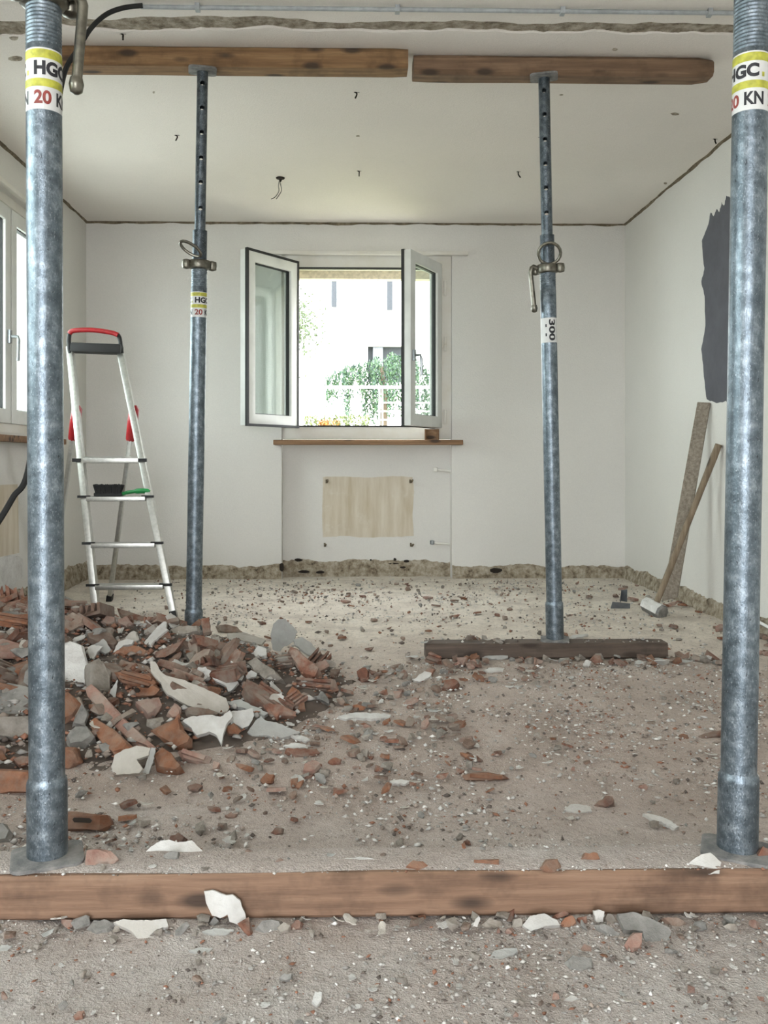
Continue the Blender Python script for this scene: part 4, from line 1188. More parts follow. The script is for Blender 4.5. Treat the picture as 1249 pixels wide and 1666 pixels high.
 (BR, 'brick_clean', [(367, 1182), (380, 1175), (393, 1188), (385, 1197), (370, 1196)], FW, .03, 'brown brick core showing under the curved white chunk', CB, 'rock', 0),
 (PL, 'plaster_grey', [(369, 1140), (390, 1137), (408, 1147), (436, 1158), (430, 1163), (400, 1153), (375, 1146)], UP, .012, 'pale flat slab above the curved white chunk', CP, 'flake', 0),
 (PL, 'plaster_grey', [(402, 1190), (415, 1172), (425, 1164), (432, 1172), (450, 1175), (475, 1185), (488, 1190), (470, 1197), (450, 1201), (430, 1196), (410, 1196)], (0, -.55, .83), .012, 'flat grey plaster sheet at the right of the heap toe', CP, 'flake', 0),
 (BR, 'brick', [(427, 1145), (455, 1143), (470, 1152), (482, 1155), (480, 1163), (455, 1161), (450, 1171), (438, 1161)], TL, .03, 'red brick shards above the flat grey sheet', CB, 'rock', 0),
 (PL, 'plaster', [(473, 1196), (490, 1196), (504, 1202), (497, 1206), (480, 1201)], UP, .006, 'thin white slip right of the flat grey sheet', CP, 'flake', 0),
 (PL, 'plaster', [(460, 1212), (480, 1208), (502, 1212), (500, 1216), (470, 1216)], UP, .006, 'white splinter lying above the curved brown brick', CP, 'flake', 0),
 (BR, 'brick', [(462, 1225), (465, 1216), (490, 1217), (515, 1217), (521, 1224), (505, 1229), (480, 1231)], TL, .02, 'curved flat brown brick in front of the heap toe', CB, 'rock', 0),
 (PL, 'plaster_beige', [(180, 1246), (186, 1228), (200, 1220), (222, 1213), (244, 1217), (241, 1228), (222, 1235), (232, 1250), (226, 1258), (183, 1260)], (-.15, -.8, .55), .012, 'notched white plaster flake at the front toe of the heap', CP, 'flake', 0),
 (PL, 'plaster_grey', [(232, 1257), (240, 1235), (246, 1216), (253, 1216), (249, 1240), (241, 1259)], FW, .008, 'thin grey strip standing against the notched white flake', CP, 'flake', 0),
 (BR, 'brick_clean', [(248, 1225), (262, 1211), (280, 1222), (290, 1238), (299, 1250), (290, 1259), (270, 1253), (252, 1246)], TL, .07, 'rugged brown chunk at the front toe of the heap', CB, 'rock', 0),
 (BR, 'brick_pink', [(287, 1219), (296, 1216), (325, 1222), (344, 1231), (340, 1241), (320, 1241), (296, 1233)], TL, .035, 'pink striped brick at the front toe of the heap', CB, 'rock', 1),
 (BR, 'brick_clean', [(98, 1216), (120, 1215), (130, 1240), (112, 1251), (98, 1250)], FW, .05, 'orange squared brick low beside the near left prop', CB, 'rock', 0),
 (MO, 'mortar_grey', [(160, 1212), (170, 1206), (183, 1212), (180, 1224), (165, 1225)], TL, .03, 'pale grey stone left of the notched white flake', CM, 'rock', 0),
 (BR, 'brick', [(20, 1236), (34, 1226), (52, 1230), (50, 1242), (30, 1246)], TL, .03, 'small red chunk at left above the big terracotta block', CB, 'rock', 0),
 (BR, 'brick_clean', [(-40, 1250), (10, 1250), (56, 1254), (54, 1290), (20, 1294), (-40, 1290)], FW, .08, 'big terracotta block left of the near left prop foot', CB, 'rock', 0),
 # ---- floor between the heap and the front timber
 (BR, 'brick_clean', [(30, 1338), (46, 1319), (120, 1320), (172, 1326), (180, 1342), (170, 1353), (110, 1354), (60, 1346)], FW, .06, 'slotted terracotta block lying behind the near left prop foot', CB, 'rock', 0),
 (MO, 'mortar_grey', [(-20, 1340), (8, 1337), (18, 1352), (14, 1368), (-20, 1370)], TL, .05, 'grey stone left of the near left prop plate', CM, 'rock', 0),
 (BR, 'brick_pink', [(135, 1411), (138, 1380), (158, 1377), (178, 1382), (191, 1395), (180, 1403), (160, 1405), (150, 1413)], (-.2, -.7, .68), .03, 'pink brick shard beside the near left prop plate', CB, 'rock', 0),
 (PL, 'plaster', [(230, 1391), (246, 1376), (262, 1367), (275, 1366), (290, 1370), (312, 1367), (337, 1392), (312, 1391), (290, 1393), (262, 1392)], TL, .008, 'ragged white plaster flake behind the front timber', CP, 'flake', 0),
 (MO, 'mortar_grey', [(264, 1390), (276, 1384), (292, 1385), (290, 1396), (275, 1402)], TL, .015, 'dark half disc lying against the ragged white flake', CM, 'rock', 0),
 (BR, 'brick', [(270, 1375), (276, 1358), (290, 1353), (304, 1362), (300, 1370)], TL, .03, 'rust red lump behind the ragged white flake', CB, 'rock', 0),
 (BR, 'brick', [(304, 1280), (318, 1273), (330, 1277), (321, 1286), (308, 1286)], TL, .02, 'small brick bit on bare floor below the heap toe', CB, 'rock', 0),
 (BR, 'brick_clean', [(422, 1268), (433, 1257), (447, 1261), (442, 1272), (428, 1273)], TL, .025, 'squarish brown brick bit on the open floor', CB, 'rock', 0),
 (BR, 'brick', [(365, 1327), (376, 1320), (386, 1323), (382, 1330), (370, 1331)], TL, .02, 'dark brick bit on smooth floor', CB, 'rock', 0),
 (BR, 'brick', [(440, 1353), (450, 1344), (462, 1347), (460, 1356), (447, 1359)], TL, .02, 'round brown bit behind the front timber', CB, 'rock', 0),
 (BR, 'brick', [(533, 1238), (543, 1231), (556, 1234), (554, 1242), (540, 1244)], TL, .02, 'brown bit right of the curved flat brick', CB, 'rock', 0),
 (PL, 'plaster', [(549, 1163), (575, 1159), (600, 1160), (636, 1160), (632, 1167), (600, 1169), (580, 1167), (560, 1169)], UP, .01, 'long flat white plate on open floor right of the heap', CP, 'flake', 0),
 (BR, 'brick_clean', [(752, 1262), (770, 1257), (795, 1256), (820, 1260), (829, 1267), (790, 1271), (756, 1269)], FW, .025, 'long narrow orange brick on the middle of the floor', CB, 'rock', 1),
 (PL, 'plaster', [(634, 1270), (650, 1268), (667, 1270), (660, 1275), (638, 1275)], UP, .006, 'white slip left of the long narrow brick', CP, 'flake', 0),
 (PL, 'plaster', [(917, 1317), (928, 1308), (945, 1309), (960, 1311), (963, 1319), (940, 1323)], UP, .012, 'white rounded flake left of a red brick lump', CP, 'flake', 0),
 (BR, 'brick', [(967, 1307), (984, 1294), (1000, 1295), (1002, 1308), (985, 1313)], TL, .04, 'red brick lump on the floor left of the near right prop', CB, 'rock', 0),
 (PL, 'plaster', [(1045, 1322), (1060, 1324), (1078, 1329), (1104, 1343), (1098, 1347), (1078, 1338), (1060, 1332)], UP, .008, 'tapered white splinter left of the near right prop', CP, 'flake', 0),
 (BR, 'brick', [(1136, 1196), (1155, 1190), (1173, 1188), (1173, 1197), (1150, 1201), (1140, 1202)], TL, .02, 'flat brown brick sliver on the floor beyond the near right prop', CB, 'rock', 0),
 # ---- on and around the front timber
 (PL, 'plaster', [(540, 1401), (560, 1396), (590, 1394), (637, 1402), (620, 1410), (590, 1409), (560, 1407)], UP, .008, 'long white flake on top of the front timber', CP, 'flake', 0),
 (BR, 'brick_clean', [(659, 1411), (670, 1398), (688, 1397), (698, 1407), (686, 1417), (668, 1414)], TL, .03, 'orange brick lump on the timber, just left of its small flat brick bar', CB, 'rock', 0),
 (BR, 'brick_clean', [(771, 1408), (772, 1399), (795, 1398), (812, 1398), (813, 1408), (795, 1410)], FW, .025, 'small flat brick bar on top of the front timber', CB, 'rock', 0),
 (BR, 'brick_clean', [(875, 1412), (888, 1396), (908, 1395), (916, 1411), (902, 1421), (882, 1419)], TL, .035, 'brown brick lump on the timber, left of the orange one', CB, 'rock', 0),
 (BR, 'brick_clean', [(937, 1403), (950, 1386), (974, 1387), (979, 1398), (955, 1406)], TL, .035, 'bright orange brick lump on the timber, right part', CB, 'rock', 0),
 (PL, 'plaster', [(1109, 1416), (1122, 1402), (1140, 1390), (1156, 1387), (1173, 1402), (1170, 1421), (1140, 1423)], (-.1, -.6, .8), .008, 'white curled flake on the timber against the near right prop plate', CP, 'flake', 0),
 (BR, 'brick', [(1228, 1392), (1238, 1376), (1252, 1380), (1255, 1398), (1240, 1402)], TL, .04, 'brick bit behind the near right prop foot', CB, 'rock', 0),
 (PL, 'plaster', [(331, 1451), (345, 1449), (368, 1457), (378, 1456), (390, 1465), (399, 1490), (400, 1497), (388, 1506), (373, 1500), (370, 1488), (358, 1494), (345, 1490), (335, 1470)], (0, -.98, .2), .006, 'jagged white plaster flake leaning on the front of the timber', CP, 'flake', 0),
 (MO, 'mortar_grey', [(140, 1506), (150, 1494), (180, 1494), (190, 1503), (176, 1516), (155, 1520)], UP, .03, 'flat pale stone in front of the timber at left', CM, 'rock', 0),
 (PL, 'plaster', [(184, 1499), (200, 1494), (218, 1497), (250, 1497), (270, 1494), (273, 1506), (255, 1511), (243, 1522), (250, 1524), (226, 1528), (213, 1514)], (0, -.5, .86), .008, 'flag-shaped white flake in front of the timber at left', CP, 'flake', 0),
 (ST, 'mortar_grey', [(338, 1502), (349, 1491), (357, 1499), (346, 1509)], TL, .025, 'small grey stone under the jagged leaning flake', CS, 'rock', 0),
 (PL, 'plaster_grey', [(329, 1514), (350, 1510), (381, 1512), (366, 1521), (340, 1520)], UP, .006, 'grey-white flake flat on the floor before the jagged leaning flake', CP, 'flake', 0),
 (ST, 'mortar_grey', [(413, 1511), (422, 1498), (440, 1491), (458, 1493), (466, 1506), (450, 1521), (425, 1523)], TL, .05, 'largest rounded grey stone in front of the timber', CS, 'rock', 0),
 (ST, 'mortar', [(450, 1507), (462, 1497), (473, 1505), (470, 1516), (456, 1518)], TL, .03, 'brownish pebble right of the largest grey stone', CS, 'rock', 0),
 (BR, 'brick', [(470, 1507), (480, 1496), (493, 1500), (490, 1510), (476, 1513)], TL, .02, 'small red bit right of the largest grey stone', CB, 'rock', 0),
 (PL, 'plaster', [(768, 1508), (773, 1496), (779, 1490), (781, 1494), (776, 1508)], FW, .006, 'thin white splinter standing before the timber', CP, 'flake', 0),
 (MO, 'mortar', [(781, 1506), (795, 1490), (818, 1497), (822, 1508), (795, 1511)], TL, .035, 'striped brown-grey chunk before the timber middle', CM, 'rock', 0),
 (ST, 'mortar', [(832, 1507), (835, 1494), (849, 1494), (851, 1508), (840, 1511)], TL, .03, 'dark squarish stone right of the striped chunk', CS, 'rock', 0),
 (PL, 'plaster', [(850, 1504), (862, 1490), (885, 1486), (906, 1496), (911, 1504), (885, 1507), (863, 1515)], (0, -.6, .8), .012, 'big white flake before the timber, left of red bricks', CP, 'flake', 0),
 (BR, 'brick_clean', [(911, 1501), (918, 1492), (932, 1487), (941, 1500), (930, 1511), (915, 1512)], TL, .04, 'orange brick cube before the timber, right of the big white flake', CB, 'rock', 0),
 (BR, 'brick', [(897, 1491), (912, 1483), (926, 1478), (931, 1486), (905, 1496)], TL, .025, 'slanting red brick bit against the timber behind the orange cube', CB, 'rock', 0),
 (BR, 'brick', [(939, 1493), (955, 1490), (956, 1502), (943, 1503)], TL, .02, 'dull red bit right of the orange cube', CB, 'rock', 0),
 (PL, 'plaster', [(966, 1482), (974, 1480), (983, 1483), (980, 1501), (970, 1500)], FW, .008, 'squarish bright white bit standing before the timber', CP, 'flake', 0),
 (ST, 'mortar', [(982, 1497), (986, 1486), (998, 1485), (1005, 1496), (998, 1505), (986, 1505)], TL, .035, 'brown round stone right of the squarish white bit', CS, 'rock', 0),
 (MO, 'mortar_grey', [(967, 1503), (980, 1500), (1010, 1518), (1008, 1526), (995, 1526), (973, 1511)], TL, .02, 'wedge of mortar with white edge before the timber', CM, 'rock', 0),
 (PL, 'mortar_grey', [(1004, 1485), (1030, 1483), (1060, 1495), (1088, 1508), (1092, 1514), (1086, 1530), (1070, 1536), (1050, 1531), (1045, 1515), (1015, 1511)], (-.05, -.5, .86), .012, 'largest dark grey plaster sheet before the timber, right side', CP, 'flake', 0),
 (BR, 'brick_pink', [(1017, 1535), (1024, 1522), (1032, 1513), (1046, 1516), (1046, 1536), (1030, 1550)], TL, .04, 'pink-brown brick pointing forward beside the largest grey sheet', CB, 'rock', 0),
 (BR, 'brick_dusty', [(1076, 1493), (1100, 1489), (1119, 1500), (1110, 1511), (1090, 1506)], TL, .03, 'dark brick sliver behind the largest grey sheet', CB, 'rock', 0),
 (MO, 'mortar_grey', [(919, 1561), (930, 1552), (963, 1554), (966, 1571), (945, 1583), (925, 1576)], (0, -.55, .84), .03, 'grey mortar block on the near floor, right part', CM, 'rock', 0),
 (PL, 'plaster_grey', [(794, 1557), (805, 1546), (840, 1541), (842, 1547), (832, 1554), (815, 1561)], UP, .006, 'curled grey flake with white rim on the near floor', CP, 'flake', 0),
 (BR, 'brick_pink', [(940, 1548), (950, 1534), (962, 1540), (962, 1549)], UP, .015, 'pinkish smear of brick behind the grey mortar block', CB, 'rock', 0),
 (ST, 'mortar_grey', [(453, 1590), (462, 1582), (476, 1584), (476, 1593), (463, 1598)], TL, .02, 'grey and white pebble on the near floor', CS, 'rock', 0),
 (PL, 'plaster', [(507, 1628), (512, 1613), (524, 1614), (523, 1626), (515, 1637)], UP, .006, 'kinked white flake on the near floor', CP, 'flake', 0),
 (PL, 'plaster_grey', [(307, 1546), (325, 1541), (346, 1542), (338, 1549), (316, 1550)], UP, .006, 'oval pale flake on the near floor below the timber', CP, 'flake', 0),
 (PL, 'plaster_grey', [(-10, 1548), (4, 1537), (20, 1538), (12, 1547)], UP, .008, 'pale flake at the left edge of the near floor', CP, 'flake', 0),
 (PL, 'plaster', [(918, 1626), (930, 1619), (943, 1624), (930, 1629)], UP, .005, 'small white oval flake on the near floor, right part', CP, 'flake', 0),
 (BR, 'brick', [(118, 1650), (124, 1643), (138, 1646), (134, 1654), (122, 1656)], UP, .015, 'rust brown bit at the bottom of the near floor', CB, 'rock', 0),
 # ---- around the far plank
 (BR, 'brick', [(689, 1071), (700, 1058), (712, 1064), (721, 1076), (706, 1079), (692, 1077)], TLt, .04, 'ridged brick leaning on the left end of the far plank', CB, 'rock', 2),
 (BR, 'brick_clean', [(762, 1069), (768, 1059), (776, 1059), (782, 1068), (774, 1075), (764, 1074)], TL, .03, 'orange brick bit leaning on the far plank', CB, 'rock', 0),
 (PL, 'plaster_grey', [(784, 1069), (800, 1059), (828, 1057), (826, 1070), (812, 1073)], TL, .012, 'grey plaster slab leaning on the far plank', CP, 'flake', 0),
 (PL, 'plaster_grey', [(803, 1056), (815, 1048), (829, 1046), (829, 1056)], FW, .01, 'grey plaster bit topping the slab at the far plank', CP, 'flake', 0),
 (BR, 'brick', [(958, 1074), (966, 1064), (978, 1066), (982, 1075), (972, 1080)], TL, .03, 'red brick bit in front of the far plank, right of the prop', CB, 'rock', 0),
 (PL, 'plaster', [(948, 1081), (953, 1073), (962, 1076), (958, 1084)], TL, .008, 'white chip beside the red bit at the far plank', CP, 'flake', 0),
 (PL, 'plaster', [(786, 1090), (800, 1086), (820, 1086), (818, 1091), (800, 1093)], UP, .006, 'flat white slip in front of the far plank', CP, 'flake', 0),
 (PL, 'plaster', [(918, 1038), (935, 1033), (956, 1030), (957, 1033), (935, 1038)], UP, .008, 'white strip beside the far right prop plate', CP, 'flake', 0),
 (BR, 'brick', [(718, 1119), (724, 1104), (738, 1102), (748, 1112), (740, 1121), (725, 1123)], TL, .04, 'red brick block on the floor left of the far plank', CB, 'rock', 0),
 (PL, 'plaster', [(672, 1106), (690, 1092), (702, 1094), (698, 1102), (682, 1109)], TL, .012, 'pale slab left of the red brick block', CP, 'flake', 0),
 (BR, 'brick', [(686, 1095), (695, 1086), (708, 1088), (704, 1098)], TL, .03, 'small red chunk behind the pale slab', CB, 'rock', 0),
]
for i, (nm, mt, ol, nr, th, lab, cat, sty, gr) in enumerate(HL):
    at_ = None
    if 'leaning on the front of the timber' in lab: at_ = Vector((atY(388, 1506, 1.535).x, 1.532, 0.0))
    elif min(y for _, y in ol) > 1470 and max(y for _, y in ol) < 1530 and lab.find('timber') > 0 and nr in (FW,): at_ = atZ(*max(ol, key=lambda p: p[1]), 0.004)
    hero(nm, mt, ol, nr, th, lab, cat, lift=0.012 if sty == 'flake' and max(y for _, y in ol) < 1300 else 0.004, at=at_, style=sty, seed=i, grooves=gr)


for key, poly in (('slotted terracotta', [(118, 1333), (121, 1330), (146, 1331), (150, 1335), (147, 1339), (121, 1338)]),
                  ('round hole', [(218, 1122), (221, 1119), (225, 1119), (228, 1123), (226, 1127), (221, 1127)])):
    o, p0, n, th = next(v for k, v in PLANES.items() if key in k)
    q = [atplane(x, y, p0 + n * th * 0.16, n) - o.location for x, y in poly]
    blot('cavity_shade', q, n, 0.002, M['hole'], o)  # flat dark patch painted as the shade inside the opening


# ---- shapes shared by the loose pieces
def shard(rnd, l, w, t, n=7):
    """flat broken slab"""
    pts = []
    for k in range(n):
        a = 2 * math.pi * (k + rnd.uniform(-.3, .3)) / n; r = rnd.uniform(0.75, 1.15)
        pts.append((l / 2 * r * math.cos(a), w / 2 * r * math.sin(a)))
    vs = [(x, y, -t / 2 + rnd.uniform(-.1, .1) * t) for x, y in pts] + [(x * rnd.uniform(.86, 1), y * rnd.uniform(.86, 1), t / 2 + rnd.uniform(-.15, .15) * t) for x, y in pts]
    return MB().add(vs, [tuple(range(n))[::-1], tuple(range(n, 2 * n))] + [(i, (i + 1) % n, n + (i + 1) % n, n + i) for i in range(n)])


def lump(rnd, l, w, t, k=14):
    bm = bmesh.new()
    for _ in range(k):
        p = Vector((rnd.uniform(-1, 1), rnd.uniform(-1, 1), rnd.uniform(-1, 1)))
        m = max(abs(p.x), abs(p.y), abs(p.z)); p = p / m * rnd.uniform(.75, 1)
        bm.verts.new((p.x * l / 2, p.y * w / 2, p.z * t / 2))
    r = bmesh.ops.convex_hull(bm, input=bm.verts)
    for v in [e for e in r['geom_interior'] if isinstance(e, bmesh.types.BMVert)]: bm.verts.remove(v)
    bm.verts.index_update()
    m = MB().add([tuple(v.co) for v in bm.verts], [tuple(v.index for v in f.verts) for f in bm.faces]); bm.free(); return m


def hollow(rnd, l, w, t):
    """broken piece of a hollow clay block: comb-shaped section"""
    n = 3; pr = [(-w / 2, -t / 2), (w / 2, -t / 2)]
    for k in range(n, -1, -1):
        x = -w / 2 + w * k / n; d = w * 0.07
        if k == n: pr += [(w / 2, t / 2), (w / 2 - 2 * d, t / 2), (w / 2 - 2 * d, -t / 6)]
        elif k == 0: pr += [(-w / 2 + 2 * d, -t / 6), (-w / 2 + 2 * d, t / 2), (-w / 2, t / 2)]
        else: pr += [(x + d, -t / 6), (x + d, t / 2), (x - d, t / 2), (x - d, -t / 6)]
    N = len(pr); vs = []
    for s in (-1, 1):
        for y, z in pr: vs.append((s * l / 2 + rnd.uniform(-.12, .12) * l + s * 0.1 * l * math.sin(y / w * 5), y, z + rnd.uniform(-.05, .05) * t))
    return MB().add(vs, [tuple(range(N))[::-1], tuple(range(N, 2 * N))] + [(i, (i + 1) % N, N + (i + 1) % N, N + i) for i in range(N)])


def flake(rnd, l, w, t):
    n = rnd.randint(11, 16); pts = []
    for k in range(n):
        a = 2 * math.pi * (k + rnd.uniform(-.25, .25)) / n; r = rnd.uniform(.6, 1.15)
        pts.append((l / 2 * r * math.cos(a), w / 2 * r * math.sin(a)))
    bz = lambda x, y: 0.10 * l * ((x / l * 2) ** 2)
    vs = [(x, y, bz(x, y)) for x, y in pts] + [(x * .97, y * .97, bz(x, y) + t) for x, y in pts] + [(0, 0, t), (0, 0, 0)]
    fs = [(i, (i + 1) % n, n + (i + 1) % n, n + i) for i in range(n)] + [(n + i, n + (i + 1) % n, 2 * n) for i in range(n)] + [((i + 1) % n, i, 2 * n + 1) for i in range(n)]
    return MB().add(vs, fs)


PR = random.Random(21)
LIB = {
    'shard': [(shard(PR, .11, .07, .018), m) for m in ('brick', 'brick', 'brick_dusty', 'brick_dusty', 'brick_clean', 'brick_pink')],
    'hollow': [(hollow(PR, .11, .07, .03), m) for m in ('brick', 'brick_clean', 'brick_dusty', 'brick')],
    'lump_brick': [(lump(PR, .08, .055, .045), m) for m in ('brick', 'brick_dusty', 'brick_pink', 'brick_clean', 'brick_dusty')],
    'lump': [(lump(PR, .08, .06, .05), m) for m in ('mortar', 'mortar', 'mortar_grey', 'mortar')],
    'flake': [(flake(PR, .09, .06, .005), m) for m in ('plaster', 'plaster', 'plaster_beige', 'plaster_grey', 'plaster')],
}
LIBM = {k: [mb.mesh(k, M[m]) for mb, m in v] for k, v in LIB.items()}
_proto = {}
LNAME = {}


def put(kind, name, loc, size, rot, label, cat, group):
    """a copy of one of the shared broken shapes"""
    me = random.choice(LIBM[kind]); key = (name, me.name)
    name = {'brick_fragment': name, 'brick_chip': name}.get(name, {'flake': PL, 'lump': MO}.get(kind, 'brick_chip'))
    key = (name, me.name); label = describe(name, kind, me.materials[0].name, loc) or label
    cat = {PL: CP, MO: CM}.get(name, CB)
    if key not in _proto: o = bpy.data.objects.new(name, me); _proto[key] = o
    else: o = _proto[key].copy()
    COL.objects.link(o); o.location = loc; o.rotation_euler = rot
    s = size if isinstance(size, tuple) else (size,) * 3
    o.scale = s
    tag(o, label, cat, group)
    return o


TONE = {'terracotta': 'red-brown', 'dusty terracotta': 'dusty brown', 'fresh terracotta': 'orange-brown', 'pink terracotta': 'pinkish', 'mortar': 'brown-grey', 'grey mortar': 'grey',
        'white plaster': 'white', 'beige plaster': 'beige', 'grey plaster': 'pale grey'}
FORM = {'shard': 'flat', 'hollow': 'ribbed', 'lump_brick': 'lumpy', 'lump': 'rounded', 'flake': 'thin'}
NOUN = {'brick_fragment': 'brick piece', 'brick_chip': 'brick chip', 'mortar_chunk': 'mortar crumb', 'plaster_flake': 'plaster flake'}
MARKS = []
USED = set()


def landmarks():
    import re
    first = []
    for o in list(COL.objects):
        if o.parent is None and o.location.length > 0.1 and o.get('label') and o.get('kind') is None and not o.name.startswith(('ceiling', 'lamp', 'conduit', 'cable', 'radiator', 'pipe', 'neighbour')):
            sh = re.split(r',| in front| behind| lying| leaning| on the| on open| on top| on bare| on smooth| at the| at | below| right of| left of| beside| under| before| across| standing| topping| touching| sloping| between| beyond| above| wedged| slumped| sweeping| capped| mid heap| just| low | near | against| showing| curling| pointing| with ', o['label'])[0].strip()
            first.append((sh, o))
    cnt = {}
    for sh, o in first: cnt[sh] = cnt.get(sh, 0) + 1
    for sh, o in first:
        if cnt[sh] == 1 and 3 <= len(sh.split().__add__(['-'] * sh.count('-'))) <= 7 and sh.split()[-1] not in ('bit', 'chip', 'slip', 'flat', 'chips') and 'far ' not in sh and 'near ' not in sh:
            x, y, k = proj(o.location); MARKS.append((sh, x, y))
    for sh, p in (('far right steel prop', atZ(902, 1042)), ('far left steel prop', atZ(314, 1010)), ('near left steel prop', atZ(78, 1400)), ('near right steel prop', atZ(1199, 1400)),
                  ('left end of the far plank', atZ(692, 1075)), ('right end of the far plank', atZ(1083, 1068)), ('middle of the front timber', atZ(624, 1460)),
                  ('window recess', atZ(597, 938)), ('far right room corner', atZ(1016, 940)), ('right ladder foot', atZ(284, 1008))):
        x, y, k = proj(p); MARKS.append((sh, x, y))


def describe(name, kind, mat, p):
    x, y, k = proj(p)
    best = None
    for sh, mx, my in sorted(MARKS, key=lambda m: (m[1] - x) ** 2 + ((m[2] - y) * 1.6) ** 2)[:14]:
        dx, dy = x - mx, (y - my) * 1.6; d = math.hypot(dx, dy)
        a = math.degrees(math.atan2(dy, dx)) % 360
        rel = ['right of', 'in front and right of', 'in front of', 'in front and left of', 'left of', 'behind and left of', 'behind', 'behind and right of'][int((a + 22.5) // 45) % 8]
        far = 'just ' if d < 28 else '' if d < 90 else 'well '
        lab = f"{TONE[mat]} {FORM[kind]} {NOUN[name]} {far}{rel} the {sh}"
        if len(lab.split()) > 16: continue
        if lab not in USED: USED.add(lab); return lab
        best = best or lab
    return best


def inpoly(x, y, poly):
    c = False; j = len(poly) - 1
    for i in range(len(poly)):
        if (poly[i][1] > y) != (poly[j][1] > y) and x < (poly[j][0] - poly[i][0]) * (y - poly[i][1]) / (poly[j][1] - poly[i][1]) + poly[i][0]: c = not c
        j = i
    return c


def hides(p, margin):
    """True when a loose piece at p would cover one of the large traced pieces"""
    x, y, k = proj(p); m = margin * F / k
    for ol, d in HERO:
        if p.y > d + 0.06: continue
        xs_ = [q[0] for q in ol]; ys_ = [q[1] for q in ol]
        if x < min(xs_) - m or x > max(xs_) + m or y < min(ys_) - m or y > max(ys_) + m: continue
        if inpoly(x, y, ol): return True
        for dx, dy in ((m, 0), (-m, 0), (0, m * .7), (0, -m * .7), (m * .7, -m * .6), (-m * .7, -m * .6)):
            if inpoly(x + dx, y + dy, ol): return True
    return False


def slope_rot(x, y, tilt):
    e = 0.05
    gx = (mound(x + e, y) - mound(x - e, y)) / (2 * e); gy = (mound(x, y + e) - mound(x, y - e)) / (2 * e)
    n = Vector((-gx + random.gauss(0, tilt), -gy + random.gauss(0, tilt), 1)).normalized()
    return (Vector((0, 0, 1)).rotation_difference(n) @ Euler((0, 0, random.uniform(0, 6.28))).to_quaternion()).to_euler()


landmarks()
# rubble heap: base mass of crumbled mortar (nobody could count it)
hx = np.arange(-1.74, 0.16, 0.022); hy = np.arange(2.0, 5.0, 0.022)
vs = []; fs = []; cs = []
for y in hy:
    for x in hx:
        m0 = mound(x, y)
        z = m0 - 0.012 + (0.014 * fbm(x * 22, y * 22, 71, 2) if m0 > 0.005 else -0.02)
        vs.append((x, y, z)); k = 0.5 + 0.5 * vnoise(x * 30, y * 30, 75); cs.append((0.075 + .08 * k, 0.056 + .066 * k, 0.045 + .055 * k))  # mortar colour darkened so the gaps between pieces look shaded
W_ = len(hx)
for j in range(len(hy) - 1):
    for i in range(W_ - 1):
        q = [j * W_ + i, j * W_ + i + 1, (j + 1) * W_ + i + 1, (j + 1) * W_ + i]
        if max(vs[a][2] for a in q) > -0.012: fs.append(tuple(q))
mb_ = MB(); mb_.v = vs; mb_.f = fs; mb_.c = cs
o = mb_.build('rubble', M['grit'], None, True, ang=30)
tag(o, 'crumbled brown mortar darkened as gap shade under the pieces of the rubble heap', 'rubble', kind='stuff')


def place_many(n, box_, kinds, size, label, cat, group, name, zoff, tilt, dens=None, tries=40, margin=0.03):
    k = 0; t = 0
    while k < n and t < n * tries:
        t += 1
        x, y = random.uniform(box_[0], box_[1]), random.uniform(box_[2], box_[3])
        if dens and random.random() > dens(x, y): continue
        s = random.uniform(*size); g_ = ground(x, y)
        p = Vector((x, y, g_ + zoff * s))
        if hides(p, margin * s): continue
        u, v_, _ = proj(p)
        if not (-30 < u < 1280 and v_ < 1690): continue
        put(random.choice(kinds), name, p, (s * random.uniform(.8, 1.25), s * random.uniform(.7, 1.2), s * random.uniform(.8, 1.2)), slope_rot(x, y, tilt), label, cat, group)
        k += 1
    return k


def heap(x, y): m = mound(x, y); return 0 if m < 0.012 else min(1, 0.35 + m * 5)


place_many(150, (-1.7, 0.1, 2.1, 3.55), ['shard', 'hollow', 'lump_brick', 'shard'], (.6, 1.3), 'broken red-brown brick piece buried among others in the rubble heap', CB, 'brick pieces in the rubble heap', BR, .014, .45, heap, margin=.05)
place_many(45, (-1.75, -0.7, 3.4, 4.7), ['shard', 'lump_brick', 'hollow'], (.6, 1.2), 'broken brick piece on the back slope of the heap by the ladder', CB, 'brick pieces behind the rubble heap', BR, .010, .2, heap, margin=.05)
place_many(95, (-1.7, 0.12, 2.1, 3.7), ['lump'], (.45, 1.0), 'brown-grey mortar lump among the bricks of the rubble heap', CM, 'mortar lumps in the rubble heap', MO, .014, .5, heap, margin=.045)
place_many(38, (-1.6, 0.1, 2.1, 3.6), ['flake'], (.4, .9), 'small white plaster flake scattered over the rubble heap', CP, 'plaster flakes on the rubble heap', PL, .02, .45, heap, margin=.045)
fr = lambda x, y: max(0.0, 1 - abs(mound(x, y) - 0.0) * 30) * max(0, min(1, 1.25 - abs(y - (2.7 + 0.7 * x)) * 1.3)) * (1.0 if x > -0.35 or y > 2.9 else 0.22) if x < 0.35 else max(0, 1 - abs(y - 3.42) / .35)
place_many(120, (-1.1, 0.75, 2.1, 3.7), ['shard', 'lump_brick'], (.22, .55), 'small brick bit strewn on the floor around the heap toe', CB, 'brick bits around the heap toe', 'brick_chip', .014, .25, fr, margin=.04)
place_many(75, (-1.1, 0.75, 2.1, 3.7), ['lump'], (.2, .5), 'small mortar crumb strewn on the floor around the heap toe', CM, 'mortar crumbs around the heap toe', MO, .014, .25, fr, margin=.04)
place_many(36, (-1.0, 0.7, 2.1, 3.7), ['flake'], (.22, .5), 'small pale flake strewn on the floor around the heap toe', CP, 'plaster flakes around the heap toe', PL, .006, .12, fr, margin=.04)
pk = lambda x, y: 1.0 if y < PK[0] - 0.01 else 0.0
